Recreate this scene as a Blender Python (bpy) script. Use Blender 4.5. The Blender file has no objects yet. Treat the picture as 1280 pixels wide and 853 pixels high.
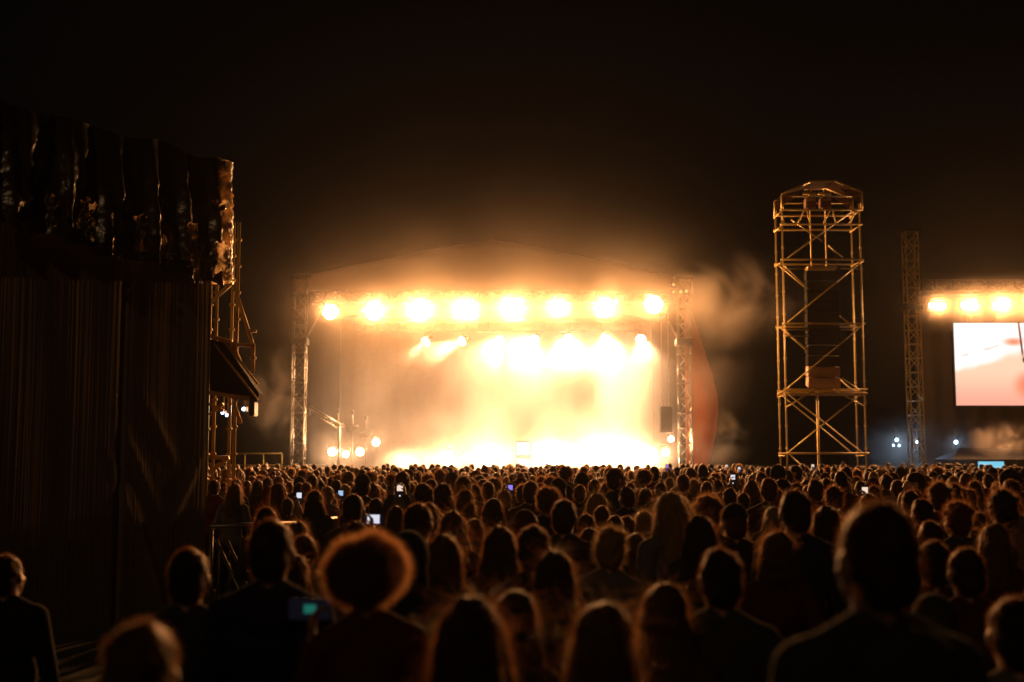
import bpy, bmesh, math, random
import numpy as np
from mathutils import Vector, Matrix, noise

random.seed(7)
rng = np.random.default_rng(7)
scene = bpy.context.scene
COL = scene.collection
R = math.radians

# ------------------------------------------------------------------ tuning
LAMP = (1.0, 0.41, 0.125)          # warm tungsten light
FRONT_W = 12500.0                   # each blinder of the front row
REAR_W = 7600.0
FLOOR_W = 5200.0
HAZE_D = 0.00004
HAZE_G = 0.86
SMOKE_D = 0.075

# ------------------------------------------------------------------ camera
EYE = Vector((0, 0, 2.0))
FPX, CX, CY, HORIZON = 1500.0, 640.0, 426.5, 573.0
PITCH = math.atan((HORIZON - CY) / FPX)
FWD = Vector((0, math.cos(PITCH), math.sin(PITCH)))
UPV = Vector((0, -math.sin(PITCH), math.cos(PITCH)))
cam_d = bpy.data.cameras.new('camera')
cam = bpy.data.objects.new('camera', cam_d)
COL.objects.link(cam)
cam.location = EYE
cam.rotation_euler = (R(90) + PITCH, 0, 0)
cam_d.sensor_width = 36
cam_d.lens = FPX / 1280 * 36
cam_d.clip_start = 0.05
cam_d.clip_end = 2000
cam_d.dof.use_dof = True
cam_d.dof.focus_distance = 17
cam_d.dof.aperture_fstop = 1.5
scene.camera = cam


def at(px, py, Y):
    """World point on the depth plane Y seen at photograph pixel px, py."""
    d = FWD + Vector((1, 0, 0)) * ((px - CX) / FPX) + UPV * ((CY - py) / FPX)
    return EYE + d * (Y / d.y)


def to_px(p):
    v = Vector(p) - EYE
    z = v.dot(FWD)
    return CX + v.x / z * FPX, CY - v.dot(UPV) / z * FPX


# ------------------------------------------------------------------ materials
def new_mat(name):
    m = bpy.data.materials.new(name)
    m.use_nodes = True
    nt = m.node_tree
    nt.nodes.clear()
    out = nt.nodes.new('ShaderNodeOutputMaterial')
    return m, nt, out


def pmat(name, col, rough=0.5, metal=0.0, bump=0.0, scale=20.0, vary=0.0, spec=0.5, sheen=0.0, trans=None, detail=4.0):
    m, nt, out = new_mat(name)
    b = nt.nodes.new('ShaderNodeBsdfPrincipled')
    b.inputs['Base Color'].default_value = (*col, 1)
    b.inputs['Roughness'].default_value = rough
    b.inputs['Metallic'].default_value = metal
    b.inputs['Specular IOR Level'].default_value = spec
    if sheen:
        b.inputs['Sheen Weight'].default_value = sheen
        b.inputs['Sheen Roughness'].default_value = 0.5
    if bump or vary:
        tc = nt.nodes.new('ShaderNodeTexCoord')
        n = nt.nodes.new('ShaderNodeTexNoise')
        n.inputs['Scale'].default_value = scale
        n.inputs['Detail'].default_value = detail
        nt.links.new(tc.outputs['Object'], n.inputs['Vector'])
        if bump:
            bp = nt.nodes.new('ShaderNodeBump')
            bp.inputs['Strength'].default_value = bump
            bp.inputs['Distance'].default_value = 0.02
            nt.links.new(n.outputs['Fac'], bp.inputs['Height'])
            nt.links.new(bp.outputs['Normal'], b.inputs['Normal'])
        if vary:
            mx = nt.nodes.new('ShaderNodeMixRGB')
            mx.inputs[1].default_value = (*[c * (1 - vary) for c in col], 1)
            mx.inputs[2].default_value = (*[min(1, c * (1 + vary)) for c in col], 1)
            nt.links.new(n.outputs['Fac'], mx.inputs[0])
            nt.links.new(mx.outputs[0], b.inputs['Base Color'])
    last = b.outputs[0]
    if trans:
        t = nt.nodes.new('ShaderNodeBsdfTranslucent')
        t.inputs['Color'].default_value = (*trans, 1)
        ad = nt.nodes.new('ShaderNodeMixShader')
        ad.inputs[0].default_value = 0.6
        nt.links.new(b.outputs[0], ad.inputs[1])
        nt.links.new(t.outputs[0], ad.inputs[2])
        last = ad.outputs[0]
    nt.links.new(last, out.inputs['Surface'])
    return m


def emat(name, col, strength):
    m, nt, out = new_mat(name)
    e = nt.nodes.new('ShaderNodeEmission')
    e.inputs['Color'].default_value = (*col, 1)
    e.inputs['Strength'].default_value = strength
    nt.links.new(e.outputs[0], out.inputs['Surface'])
    m.cycles.emission_sampling = 'NONE'
    return m


def hair_mat(name, col, tcol, through=0.30):
    """(mass, strands): the dense mass is opaque, single strands let light through"""
    m1 = pmat(name + '_mass', col, 0.6, 0, 0.3, 160, 0.3, spec=0.12)
    m, nt, out = new_mat(name + '_strands')
    b = nt.nodes.new('ShaderNodeBsdfPrincipled')
    b.inputs['Base Color'].default_value = (*[c * 1.5 for c in col], 1)
    b.inputs['Roughness'].default_value = 0.38
    b.inputs['Specular IOR Level'].default_value = 0.22
    t = nt.nodes.new('ShaderNodeBsdfTranslucent')
    t.inputs['Color'].default_value = (*tcol, 1)
    mx = nt.nodes.new('ShaderNodeMixShader')
    mx.inputs[0].default_value = through
    nt.links.new(b.outputs[0], mx.inputs[1])
    nt.links.new(t.outputs[0], mx.inputs[2])
    nt.links.new(mx.outputs[0], out.inputs['Surface'])
    return m1, m


M = {}
M['steel'] = pmat('gold_lit_galvanised_steel', (0.46, 0.33, 0.075), 0.5, 0.3, 0.12, 60, 0.2)  # golden stage light on the metal is put into this base colour
M['gold_lit_tube'] = pmat('light_tinted_tube', (0.66, 0.44, 0.12), 0.5, 0.15, 0.12, 60, 0.2)  # not yellow paint: brighter golden light put into the tube colour
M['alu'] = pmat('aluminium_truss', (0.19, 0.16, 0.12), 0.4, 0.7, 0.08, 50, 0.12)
M['black_metal'] = pmat('black_painted_metal', (0.02, 0.02, 0.021), 0.45, 0.3, 0.05, 80)
M['black_box'] = pmat('black_cabinet_paint', (0.010, 0.009, 0.009), 0.95, 0, 0.25, 180, 0.2, spec=0.08)
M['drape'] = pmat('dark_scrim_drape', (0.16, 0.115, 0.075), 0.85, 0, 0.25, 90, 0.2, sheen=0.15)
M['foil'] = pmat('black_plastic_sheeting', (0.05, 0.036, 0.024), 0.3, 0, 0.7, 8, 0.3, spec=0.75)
def foil_mat():
    m, nt, out = new_mat('smoky_plastic_wrap')
    N, L = nt.nodes.new, nt.links.new
    tc = N('ShaderNodeTexCoord')
    n1, n2 = N('ShaderNodeTexNoise'), N('ShaderNodeTexNoise')
    n1.inputs['Scale'].default_value, n1.inputs['Detail'].default_value = 4.0, 6
    n2.inputs['Scale'].default_value, n2.inputs['Detail'].default_value = 16.0, 5
    n2.inputs['Distortion'].default_value = 1.5
    for n in (n1, n2):
        L(tc.outputs['Object'], n.inputs['Vector'])
    bp = N('ShaderNodeBump')
    bp.inputs['Strength'].default_value = 1.0
    bp.inputs['Distance'].default_value = 0.04
    L(n2.outputs['Fac'], bp.inputs['Height'])
    b = N('ShaderNodeBsdfPrincipled')
    b.inputs['Base Color'].default_value = (0.05, 0.038, 0.025, 1)
    b.inputs['Roughness'].default_value = 0.22
    b.inputs['Specular IOR Level'].default_value = 0.9
    t = N('ShaderNodeBsdfTranslucent')
    t.inputs['Color'].default_value = (0.9, 0.66, 0.38, 1)
    for q in (b, t):
        L(bp.outputs['Normal'], q.inputs['Normal'])
    mr = N('ShaderNodeMapRange')
    mr.inputs['From Min'].default_value, mr.inputs['From Max'].default_value = 0.42, 0.66
    mr.inputs['To Min'].default_value, mr.inputs['To Max'].default_value = 0.06, 0.9
    L(n1.outputs['Fac'], mr.inputs['Value'])
    mx = N('ShaderNodeMixShader')
    L(mr.outputs[0], mx.inputs[0])
    L(b.outputs[0], mx.inputs[1])
    L(t.outputs[0], mx.inputs[2])
    L(mx.outputs[0], out.inputs['Surface'])
    return m


M['clear_foil'] = foil_mat()
M['membrane'] = pmat('stage_roof_membrane', (0.22, 0.18, 0.15), 0.8, 0, 0.1, 4, 0.1, spec=0.1, trans=(0.42, 0.30, 0.22))
M['side_membrane'] = pmat('stage_side_membrane', (0.24, 0.15, 0.11), 0.65, 0, 0.1, 3, 0.1, trans=(0.30, 0.15, 0.09))
M['backdrop'] = pmat('stage_back_cloth', (0.35, 0.27, 0.2), 0.8, 0, 0.2, 6, 0.15)
M['deck'] = pmat('stage_deck_ply', (0.05, 0.045, 0.04), 0.6, 0, 0.2, 20, 0.2)
M['ground'] = pmat('trodden_grass', (0.035, 0.04, 0.02), 0.95, 0, 0.6, 6, 0.5)
M['tarp'] = pmat('dark_red_tarp', (0.03, 0.014, 0.010), 0.95, 0, 0.3, 8, 0.3, spec=0.03, trans=(0.004, 0.002, 0.001))
M['skin'] = pmat('skin', (0.36, 0.21, 0.14), 0.5, 0, 0.05, 120, 0.08)
M['skin_tan'] = pmat('tanned_skin', (0.22, 0.12, 0.075), 0.5, 0, 0.05, 120, 0.08)
M['wood_and_lit_brown'] = pmat('plywood_and_lit_brown', (0.26, 0.17, 0.10), 0.65, 0, 0.2, 12, 0.25)  # real boards; also stands in for light on the lowest speakers
M['brass'] = pmat('brass_cymbal', (0.75, 0.55, 0.22), 0.25, 1.0)
M['drumskin'] = pmat('drum_skin', (0.75, 0.72, 0.66), 0.5)
M['guitar'] = pmat('red_guitar_lacquer', (0.25, 0.03, 0.02), 0.25)
M['red'] = pmat('red_paint', (0.07, 0.016, 0.012), 0.45)
M['stall'] = pmat('stall_canvas', (0.10, 0.10, 0.11), 0.8, 0, 0.1, 8)
M['lens_front'] = emat('blinder_bulb', (1.0, 0.60, 0.27), 120)
M['lens_rear'] = emat('spot_lens', (1.0, 0.66, 0.34), 160)
M['lens_small'] = emat('small_lamp_lens', (1.0, 0.62, 0.28), 60)
M['lens_amber'] = emat('amber_lamp_lens', (1.0, 0.45, 0.15), 0.9)
M['lens_cold'] = emat('cold_lamp_lens', (0.5, 0.72, 1.0), 7)
M['phone_white'] = emat('phone_screen_white', (0.85, 0.85, 1.0), 0.85)
M['phone_warm'] = emat('phone_screen_live_view', (1.0, 0.75, 0.6), 0.9)
M['phone_violet'] = emat('phone_screen_violet', (0.35, 0.25, 1.0), 0.8)
M['phone_blue'] = emat('phone_screen_blue', (0.45, 0.65, 1.0), 0.8)
M['phone_teal'] = emat('phone_screen_teal', (0.05, 0.55, 0.42), 0.22)
M['screen_dark'] = emat('phone_screen_dark', (0.6, 0.6, 1.0), 0.006)
M['stall_light'] = emat('stall_light_panel', (0.25, 0.75, 1.0), 0.8)
M['amp_white'] = emat('amp_front_glow', (1.0, 0.85, 0.85), 1.2)  # amp fronts emit: their lit white look is put into the material
HAIR = [hair_mat('black_hair', (0.012, 0.009, 0.007), (0.55, 0.22, 0.075)),
        hair_mat('dark_brown_hair', (0.022, 0.013, 0.008), (0.65, 0.28, 0.09)),
        hair_mat('brown_hair', (0.05, 0.028, 0.014), (0.75, 0.38, 0.14)),
        hair_mat('auburn_hair', (0.06, 0.022, 0.010), (0.65, 0.28, 0.10)),
        hair_mat('fair_hair', (0.16, 0.10, 0.05), (0.75, 0.50, 0.26)),
        hair_mat('light_curls', (0.03, 0.017, 0.009), (0.95, 0.48, 0.17), 0.42)]
CLOTH = [pmat('cloth_' + n, c, 0.95, 0, 0.25, 70, 0.2, spec=0.08) for n, c in
         (('black', (0.012, 0.012, 0.013)), ('charcoal', (0.03, 0.03, 0.032)), ('navy', (0.012, 0.016, 0.035)),
          ('maroon', (0.05, 0.012, 0.014)), ('brown', (0.045, 0.028, 0.018)), ('olive', (0.03, 0.034, 0.018)),
          ('grey', (0.09, 0.088, 0.085)), ('denim', (0.03, 0.045, 0.075)))]

# ------------------------------------------------------------------ mesh helpers
ORIGIN = {}


class MB:
    """Collects shapes in world coordinates; build() links them as ONE mesh object under its parent."""

    def __init__(self):
        self.v, self.f = [], []

    def add(self, vs, fs):
        o = len(self.v)
        self.v += [tuple(p) for p in vs]
        self.f += [tuple(i + o for i in f) for f in fs]
        return self

    def box(self, c, s, rot=None):
        c = Vector(c)
        q = [Vector((x * s[0] / 2, y * s[1] / 2, z * s[2] / 2)) for x in (-1, 1) for y in (-1, 1) for z in (-1, 1)]
        if rot is not None:
            q = [rot @ p for p in q]
        return self.add([c + p for p in q], [(0, 1, 3, 2), (4, 6, 7, 5), (0, 4, 5, 1), (2, 3, 7, 6), (0, 2, 6, 4), (1, 5, 7, 3)])

    def bevel_box(self, c, s, b=0.02, rot=None):
        bm = bmesh.new()
        bmesh.ops.create_cube(bm, size=1)
        for v in bm.verts:
            v.co = Vector((v.co.x * s[0], v.co.y * s[1], v.co.z * s[2]))
        bmesh.ops.bevel(bm, geom=bm.edges[:], offset=b, segments=2, affect='EDGES')
        bm.verts.index_update()
        c = Vector(c)
        vs = [c + (rot @ v.co if rot is not None else v.co) for v in bm.verts]
        fs = [tuple(v.index for v in f.verts) for f in bm.faces]
        bm.free()
        return self.add(vs, fs)

    def tube(self, p0, p1, r0, r1=None, n=8):
        p0, p1 = Vector(p0), Vector(p1)
        r1 = r0 if r1 is None else r1
        d = (p1 - p0).normalized()
        a = d.orthogonal().normalized()
        b = d.cross(a)
        vs, fs = [], []
        for p, r in ((p0, r0), (p1, r1)):
            for i in range(n):
                t = 2 * math.pi * i / n
                vs.append(p + (a * math.cos(t) + b * math.sin(t)) * r)
        for i in range(n):
            j = (i + 1) % n
            fs.append((i, j, n + j, n + i))
        fs.append(tuple(range(n - 1, -1, -1)))
        fs.append(tuple(range(n, 2 * n)))
        return self.add(vs, fs)

    def path(self, pts, r, n=8):
        for a, b in zip(pts, pts[1:]):
            self.tube(a, b, r, n=n)
        return self

    def ell(self, c, r, n=12, m=8, rot=None):
        c = Vector(c)
        vs, fs = [], []
        for j in range(1, m):
            ph = math.pi * j / m
            for i in range(n):
                t = 2 * math.pi * i / n
                p = Vector((r[0] * math.sin(ph) * math.cos(t), r[1] * math.sin(ph) * math.sin(t), r[2] * math.cos(ph)))
                vs.append(c + (rot @ p if rot is not None else p))
        for s in (1, -1):
            p = Vector((0, 0, r[2] * s))
            vs.append(c + (rot @ p if rot is not None else p))
        top, bot = len(vs) - 2, len(vs) - 1
        for j in range(m - 2):
            for i in range(n):
                k = (i + 1) % n
                fs.append((j * n + i, (j + 1) * n + i, (j + 1) * n + k, j * n + k))
        for i in range(n):
            k = (i + 1) % n
            fs.append((top, i, k))
            fs.append((bot, (m - 2) * n + k, (m - 2) * n + i))
        return self.add(vs, fs)

    def cap(self, p0, r0, p1, r1, n=12):
        """tapered capsule"""
        p0, p1 = Vector(p0), Vector(p1)
        d = (p1 - p0).normalized()
        a = d.orthogonal().normalized()
        b = d.cross(a)
        vs, fs = [], []
        rings = []
        for k in (-75, -45, -15):
            rings.append((p0 + d * (r0 * math.sin(R(k))), r0 * math.cos(R(k))))
        for k in (15, 45, 75):
            rings.append((p1 + d * (r1 * math.sin(R(k))), r1 * math.cos(R(k))))
        for p, r in rings:
            for i in range(n):
                t = 2 * math.pi * i / n
                vs.append(p + (a * math.cos(t) + b * math.sin(t)) * r)
        for j in range(len(rings) - 1):
            for i in range(n):
                k = (i + 1) % n
                fs.append((j * n + i, j * n + k, (j + 1) * n + k, (j + 1) * n + i))
        fs.append(tuple(range(n - 1, -1, -1)))
        fs.append(tuple(range((len(rings) - 1) * n, len(rings) * n)))
        return self.add(vs, fs)

    def disc(self, c, nrm, r, n=16):
        c, d = Vector(c), Vector(nrm).normalized()
        a = d.orthogonal().normalized()
        b = d.cross(a)
        vs = [c + (a * math.cos(2 * math.pi * i / n) + b * math.sin(2 * math.pi * i / n)) * r for i in range(n)]
        return self.add(vs, [tuple(range(n))])

    def grid(self, fn, nu, nv, thick=None):
        vs = [fn(i / nu, j / nv) for j in range(nv + 1) for i in range(nu + 1)]
        fs = [(j * (nu + 1) + i, j * (nu + 1) + i + 1, (j + 1) * (nu + 1) + i + 1, (j + 1) * (nu + 1) + i) for j in range(nv) for i in range(nu)]
        return self.add(vs, fs)

    def mesh(self, name, off=Vector((0, 0, 0))):
        me = bpy.data.meshes.new(name)
        me.from_pydata([(p[0] - off.x, p[1] - off.y, p[2] - off.z) for p in self.v], [], self.f)
        me.update()
        return me

    def build(self, name, mat, parent=None, smooth=False, loc=None):
        off = ORIGIN.get(parent.name, Vector((0, 0, 0))) if parent else (Vector(loc) if loc else Vector((0, 0, 0)))
        me = self.mesh(name, off)
        o = bpy.data.objects.new(name, me)
        COL.objects.link(o)
        if mat:
            me.materials.append(mat)
        if smooth:
            me.polygons.foreach_set('use_smooth', [True] * len(me.polygons))
        if parent:
            o.parent = parent
        else:
            o.location = off
        ORIGIN[o.name] = off
        return o


def solid(o, t):
    md = o.modifiers.new('thickness', 'SOLIDIFY')
    md.thickness = t
    return o


def tag(o, label=None, cat=None, group=None, kind=None):
    if label:
        o['label'] = label
    if cat:
        o['category'] = cat
    if group:
        o['group'] = group
    if kind:
        o['kind'] = kind
    return o


def thing(name, loc, label, cat, group=None):
    o = bpy.data.objects.new(name, None)
    o.empty_display_size = 0.2
    COL.objects.link(o)
    o.location = loc
    ORIGIN[o.name] = Vector(loc)
    return tag(o, label, cat, group)


def copy_tree(o, parent=None):
    c = o.copy()
    COL.objects.link(c)
    c.parent = parent
    ORIGIN[c.name] = ORIGIN.get(o.name, Vector((0, 0, 0)))
    for ch in list(o.children):
        copy_tree(ch, c)
    return c


def lamp(name, kind, loc, energy, parent=None, col=LAMP, aim=None, size=150, blend=0.6, soft=0.2):
    d = bpy.data.lights.new(name, kind)
    d.energy = energy
    d.color = col
    d.shadow_soft_size = soft
    if kind == 'SPOT':
        d.spot_size = R(size)
        d.spot_blend = blend
    o = bpy.data.objects.new(name, d)
    COL.objects.link(o)
    off = Vector((0, 0, 0))
    if parent:
        o.parent = parent
        off = ORIGIN[parent.name]
    o.location = Vector(loc) - off
    if aim is not None:
        o.rotation_euler = Vector(aim).to_track_quat('-Z', 'Y').to_euler()
    return o


# ------------------------------------------------------------------ world
w = bpy.data.worlds.new('World')
scene.world = w
w.use_nodes = True
nt = w.node_tree
nt.nodes.clear()
sky = nt.nodes.new('ShaderNodeTexSky')
sky.sky_type = 'NISHITA'
sky.sun_disc = False
sky.sun_elevation = R(2)
sky.sun_rotation = R(200)
bg = nt.nodes.new('ShaderNodeBackground')
bg.inputs['Strength'].default_value = 0.0016
wo = nt.nodes.new('ShaderNodeOutputWorld')
mx = nt.nodes.new('ShaderNodeMixRGB')
mx.inputs[0].default_value = 0.85
mx.inputs[2].default_value = (0.55, 0.40, 0.24, 1)
nt.links.new(sky.outputs[0], mx.inputs[1])
nt.links.new(mx.outputs[0], bg.inputs['Color'])
nt.links.new(bg.outputs[0], wo.inputs['Surface'])
added_fill = lamp('added_fill', 'SUN', (0, -20, 40), 0.12, col=(1.0, 0.58, 0.28), aim=(0.34, 0.94, -0.5))  # added warm fill from behind the camera, no visible source
added_fill.data.angle = R(0.5)

# ------------------------------------------------------------------ ground, haze
g = MB().box((0, 60, -0.05), (600, 600, 0.1)).build('ground', M['ground'])
tag(g, kind='structure')


def vol_mat(name, col, density, g, noise_scale=None, lo=0.4, hi=0.7, falloff=None, z_bias=None, distort=0.0, detail=4, x_fade=None, x_end=None):
    m, nt, out = new_mat(name)
    pv = nt.nodes.new('ShaderNodeVolumePrincipled')
    pv.inputs['Color'].default_value = (*col, 1)
    pv.inputs['Anisotropy'].default_value = g
    pv.inputs['Density'].default_value = density
    nt.links.new(pv.outputs[0], out.inputs['Volume'])
    if noise_scale:
        tc = nt.nodes.new('ShaderNodeTexCoord')
        n = nt.nodes.new('ShaderNodeTexNoise')
        n.inputs['Scale'].default_value = noise_scale
        n.inputs['Detail'].default_value = detail
        n.inputs['Distortion'].default_value = distort
        nt.links.new(tc.outputs['Object'], n.inputs['Vector'])
        mr = nt.nodes.new('ShaderNodeMapRange')
        mr.inputs['From Min'].default_value = lo
        mr.inputs['From Max'].default_value = hi
        mr.inputs['To Min'].default_value = 0
        mr.inputs['To Max'].default_value = density
        nt.links.new(n.outputs['Fac'], mr.inputs['Value'])
        last = mr.outputs[0]

        def mul(a, b):
            k = nt.nodes.new('ShaderNodeMath')
            k.operation = 'MULTIPLY'
            nt.links.new(a, k.inputs[0])
            nt.links.new(b, k.inputs[1])
            return k.outputs[0]
        if falloff:                                    # ellipsoidal fade in object space, radii in metres
            mp = nt.nodes.new('ShaderNodeVectorMath')
            mp.operation = 'DIVIDE'
            mp.inputs[1].default_value = falloff
            nt.links.new(tc.outputs['Object'], mp.inputs[0])
            ln = nt.nodes.new('ShaderNodeVectorMath')
            ln.operation = 'LENGTH'
            nt.links.new(mp.outputs[0], ln.inputs[0])
            f = nt.nodes.new('ShaderNodeMapRange')
            f.inputs['From Min'].default_value = 1.0
            f.inputs['From Max'].default_value = 0.25
            f.interpolation_type = 'SMOOTHSTEP'
            nt.links.new(ln.outputs['Value'], f.inputs['Value'])
            last = mul(last, f.outputs[0])
        for axis, spec in (('Z', z_bias), ('X', x_fade), ('X', x_end)):
            if spec:
                sp = nt.nodes.new('ShaderNodeSeparateXYZ')
                nt.links.new(tc.outputs['Object'], sp.inputs[0])
                f = nt.nodes.new('ShaderNodeMapRange')
                f.inputs['From Min'].default_value, f.inputs['From Max'].default_value = spec[0], spec[1]
                f.inputs['To Min'].default_value, f.inputs['To Max'].default_value = spec[2], spec[3]
                f.interpolation_type = 'SMOOTHSTEP'
                nt.links.new(sp.outputs[axis], f.inputs['Value'])
                last = mul(last, f.outputs[0])
        nt.links.new(last, pv.inputs['Density'])
    m.cycles.volume_sampling = 'MULTIPLE_IMPORTANCE'
    return m


hz = MB().box((6, 36, 8), (110, 90, 18)).build('haze', None)
hz.data.materials.append(vol_mat('night_haze', (1.0, 0.95, 0.9), HAZE_D, HAZE_G))
tag(hz, kind='stuff')


def smoke(c, r, density, scale, label, lo=0.42, hi=0.68, col=(1, 0.92, 0.86), g=0.35, distort=1.2, detail=2.5):
    o = MB().ell((0, 0, 0), r, 24, 16).build('smoke', vol_mat('smoke_puff', col, density, g, scale, lo, hi, falloff=r, distort=distort, detail=detail))
    o.location = c
    return tag(o, label=label, kind='stuff')


# ------------------------------------------------------------------ trusses and scaffolds
def truss_parts(root, p0, p1, side, bays, mat, r=0.028, up=Vector((0, 1, 0))):
    p0, p1 = Vector(p0), Vector(p1)
    d = (p1 - p0).normalized()
    a = (up - d * up.dot(d)).normalized() * side / 2
    b = d.cross(a).normalized() * side / 2
    corners = [a + b, a - b, -a - b, -a + b]
    for c in corners:
        MB().tube(p0 + c, p1 + c, r).build('chord', mat, root, True)
    L = (p1 - p0)
    for k in range(4):
        c0, c1 = corners[k], corners[(k + 1) % 4]
        mb = MB()
        for i in range(bays):
            u, v = p0 + L * (i / bays), p0 + L * ((i + 1) / bays)
            s, e = (c0, c1) if (i + k) % 2 else (c1, c0)
            mb.tube(u + s, v + e, r * 0.55, n=6)
            mb.tube(u + c0, u + c1, r * 0.55, n=6)
        mb.tube(p1 + c0, p1 + c1, r * 0.55, n=6)
        mb.build('lacing', mat, root, True)


def truss_tower(px, top_y, Y, label, group, side=0.52, base_z=0.0, mat=None):
    top = at(px, top_y, Y)
    t = thing('truss_tower', (top.x, Y, base_z), label, 'truss tower', group)
    truss_parts(t, (top.x, Y, base_z + 0.12), (top.x, Y, top.z), side, max(4, int((top.z - base_z) / 0.62)), mat or M['alu'])
    MB().bevel_box((top.x, Y, base_z + 0.06), (1.1, 1.1, 0.12), 0.02).build('base_plate', M['black_metal'], t)
    MB().bevel_box((top.x, Y, top.z + 0.07), (0.8, 0.8, 0.14), 0.02).build('head_block', M['black_metal'], t)
    # sleeve block that carries the roof grid
    z = top.z * 0.72
    mb = MB()
    for s in (-1, 1):
        mb.box((top.x + s * (side / 2 + 0.06), Y, z), (0.05, side + 0.16, 0.28))
        mb.box((top.x, Y + s * (side / 2 + 0.06), z), (side + 0.07, 0.05, 0.28))
    mb.build('sleeve_block', M['black_metal'], t)
    return t


SY = 50.0                                              # stage front
stage_z = 1.35
x_l, x_r = at(376, 573, SY).x, at(854, 573, SY).x
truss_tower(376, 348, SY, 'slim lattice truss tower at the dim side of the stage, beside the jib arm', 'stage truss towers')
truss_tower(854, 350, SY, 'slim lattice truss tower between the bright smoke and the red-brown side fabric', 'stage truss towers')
truss_tower(1137, 291, 53, 'lone tall lattice truss tower between scaffold tower and big screen', 'screen truss towers', 0.55, mat=M['gold_lit_tube'])
truss_tower(1420, 291, 53, 'lattice truss tower on the far side of the big screen', 'screen truss towers', 0.55, mat=M['gold_lit_tube'])

# stage platform
st = thing('stage', ((x_l + x_r) / 2, SY + 6, 0), 'wide concert stage platform full of glowing smoke', 'stage')
cxs = (x_l + x_r) / 2
wd = x_r - x_l + 2.5
MB().bevel_box((cxs, SY + 6.5, stage_z - 0.06), (wd, 13, 0.12), 0.02).build('deck', M['deck'], st)
MB().grid(lambda u, v: Vector((cxs - wd / 2 + 0.05 + u * (wd - 0.1), SY + 0.06 + 0.04 * math.sin(u * 160), v * (stage_z - 0.13))), 160, 3).build('skirt', M['drape'], st, True)
for sx in (-1, 1):
    mb = MB()
    for i in range(5):
        mb.box((cxs + sx * (wd / 2 + 0.3 + 0.26 * i), SY + 5, stage_z - 0.2 - 0.26 * i), (0.3, 1.2, 0.05))
    mb.box((cxs + sx * (wd / 2 + 0.85), SY + 4.35, stage_z / 2 - 0.05), (1.5, 0.06, 0.25), Matrix.Rotation(sx * R(45), 3, 'Y'))
    mb.build('steps', M['alu'], st)
# wing platform with rail
wl = at(335, 573, SY + 3)
MB().bevel_box((wl.x - 0.4, SY + 3.4, 1.1), (2.6, 3.0, 0.15), 0.02).build('wing_deck', M['deck'], st)
mb = MB()
for i in range(4):
    mb.tube((wl.x - 1.6 + i * 0.8, SY + 2, 0), (wl.x - 1.6 + i * 0.8, SY + 2, 2.2), 0.025)
mb.tube((wl.x - 1.6, SY + 2, 2.2), (wl.x + 0.8, SY + 2, 2.2), 0.025)
mb.tube((wl.x - 1.6, SY + 2, 1.7), (wl.x + 0.8, SY + 2, 1.7), 0.02)
mb.build('wing_rail', M['steel'], st, True)

# roof: peaked membrane, translucent valance
apex = at(615, 300, SY + 0.3)
e_l, e_r = at(366, 348, SY + 0.3), at(866, 352, SY + 0.3)
low_l, low_r = at(366, 366, SY + 0.3), at(866, 368, SY + 0.3)
rf = thing('stage_roof', (apex.x, SY + 6, e_l.z), 'low peaked fabric stage roof with glowing front gable', 'stage roof')


def roof_curve(u):
    e = e_l if u < 0.5 else e_r
    k = abs(u - 0.5) * 2
    s = k ** 1.12
    return Vector((apex.x + (e.x - apex.x) * k, 0, apex.z + (e.z - apex.z) * s))


def roof_fn(u, v):
    p = roof_curve(u)
    p.y = SY + 0.3 + v * 12
    p.z -= 0.35 * v + 0.10 * math.sin(v * math.pi * 3) ** 2
    return p


solid(MB().grid(roof_fn, 40, 14).build('membrane', M['membrane'], rf, True), 0.02)


def val_fn(u, v):
    p = roof_curve(u)
    k = low_l.z + (low_r.z - low_l.z) * u
    return Vector((p.x, SY + 0.26 + 0.03 * math.sin(u * 60), p.z - 0.03 + (k - p.z + 0.03) * v))


solid(MB().grid(val_fn, 60, 8).build('valance', M['membrane'], rf, True), 0.01)
mb = MB()
for i in range(24):
    mb.tube(roof_curve(i / 24) + Vector((0, SY + 0.75, -0.16)), roof_curve((i + 1) / 24) + Vector((0, SY + 0.75, -0.16)), 0.05)
mb.build('edge_beam', M['black_metal'], rf, True)
back = MB().grid(lambda u, v: Vector((x_l - 0.2 + u * (x_r - x_l + 0.4), SY + 12.4 + 0.05 * math.sin(u * 90), stage_z + v * (e_l.z - stage_z - 0.3))), 120, 4).build('backdrop_cloth', M['backdrop'], None, True)
tag(solid(back, 0.01), 'tall cloth hung across the back of the stage behind the smoke', 'backdrop')

# bulging side membrane beyond the outer tower
prof = [(866, 385), (872, 400), (884, 430), (897, 465), (905, 492), (906, 515), (902, 545), (893, 580), (886, 600)]
fp = [at(x, y, SY + 2.5) for x, y in prof]


def wing(u, v):
    k = v * (len(fp) - 1)
    i = min(int(k), len(fp) - 2)
    p = fp[i].lerp(fp[i + 1], k - i)
    xin = x_r + 0.25
    bulge = math.sin(u * math.pi / 2)
    return Vector((xin + (p.x - xin) * bulge, SY + 0.9 + (1 - math.cos(u * math.pi / 2)) * 4.0 + 0.03 * math.sin(v * 30), p.z))


sw = MB().grid(wing, 24, 32).build('side_curtain', M['side_membrane'], None, True)
tag(solid(sw, 0.012), 'red-brown bulging fabric wall closing the side of the stage', 'stage curtain')

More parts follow.
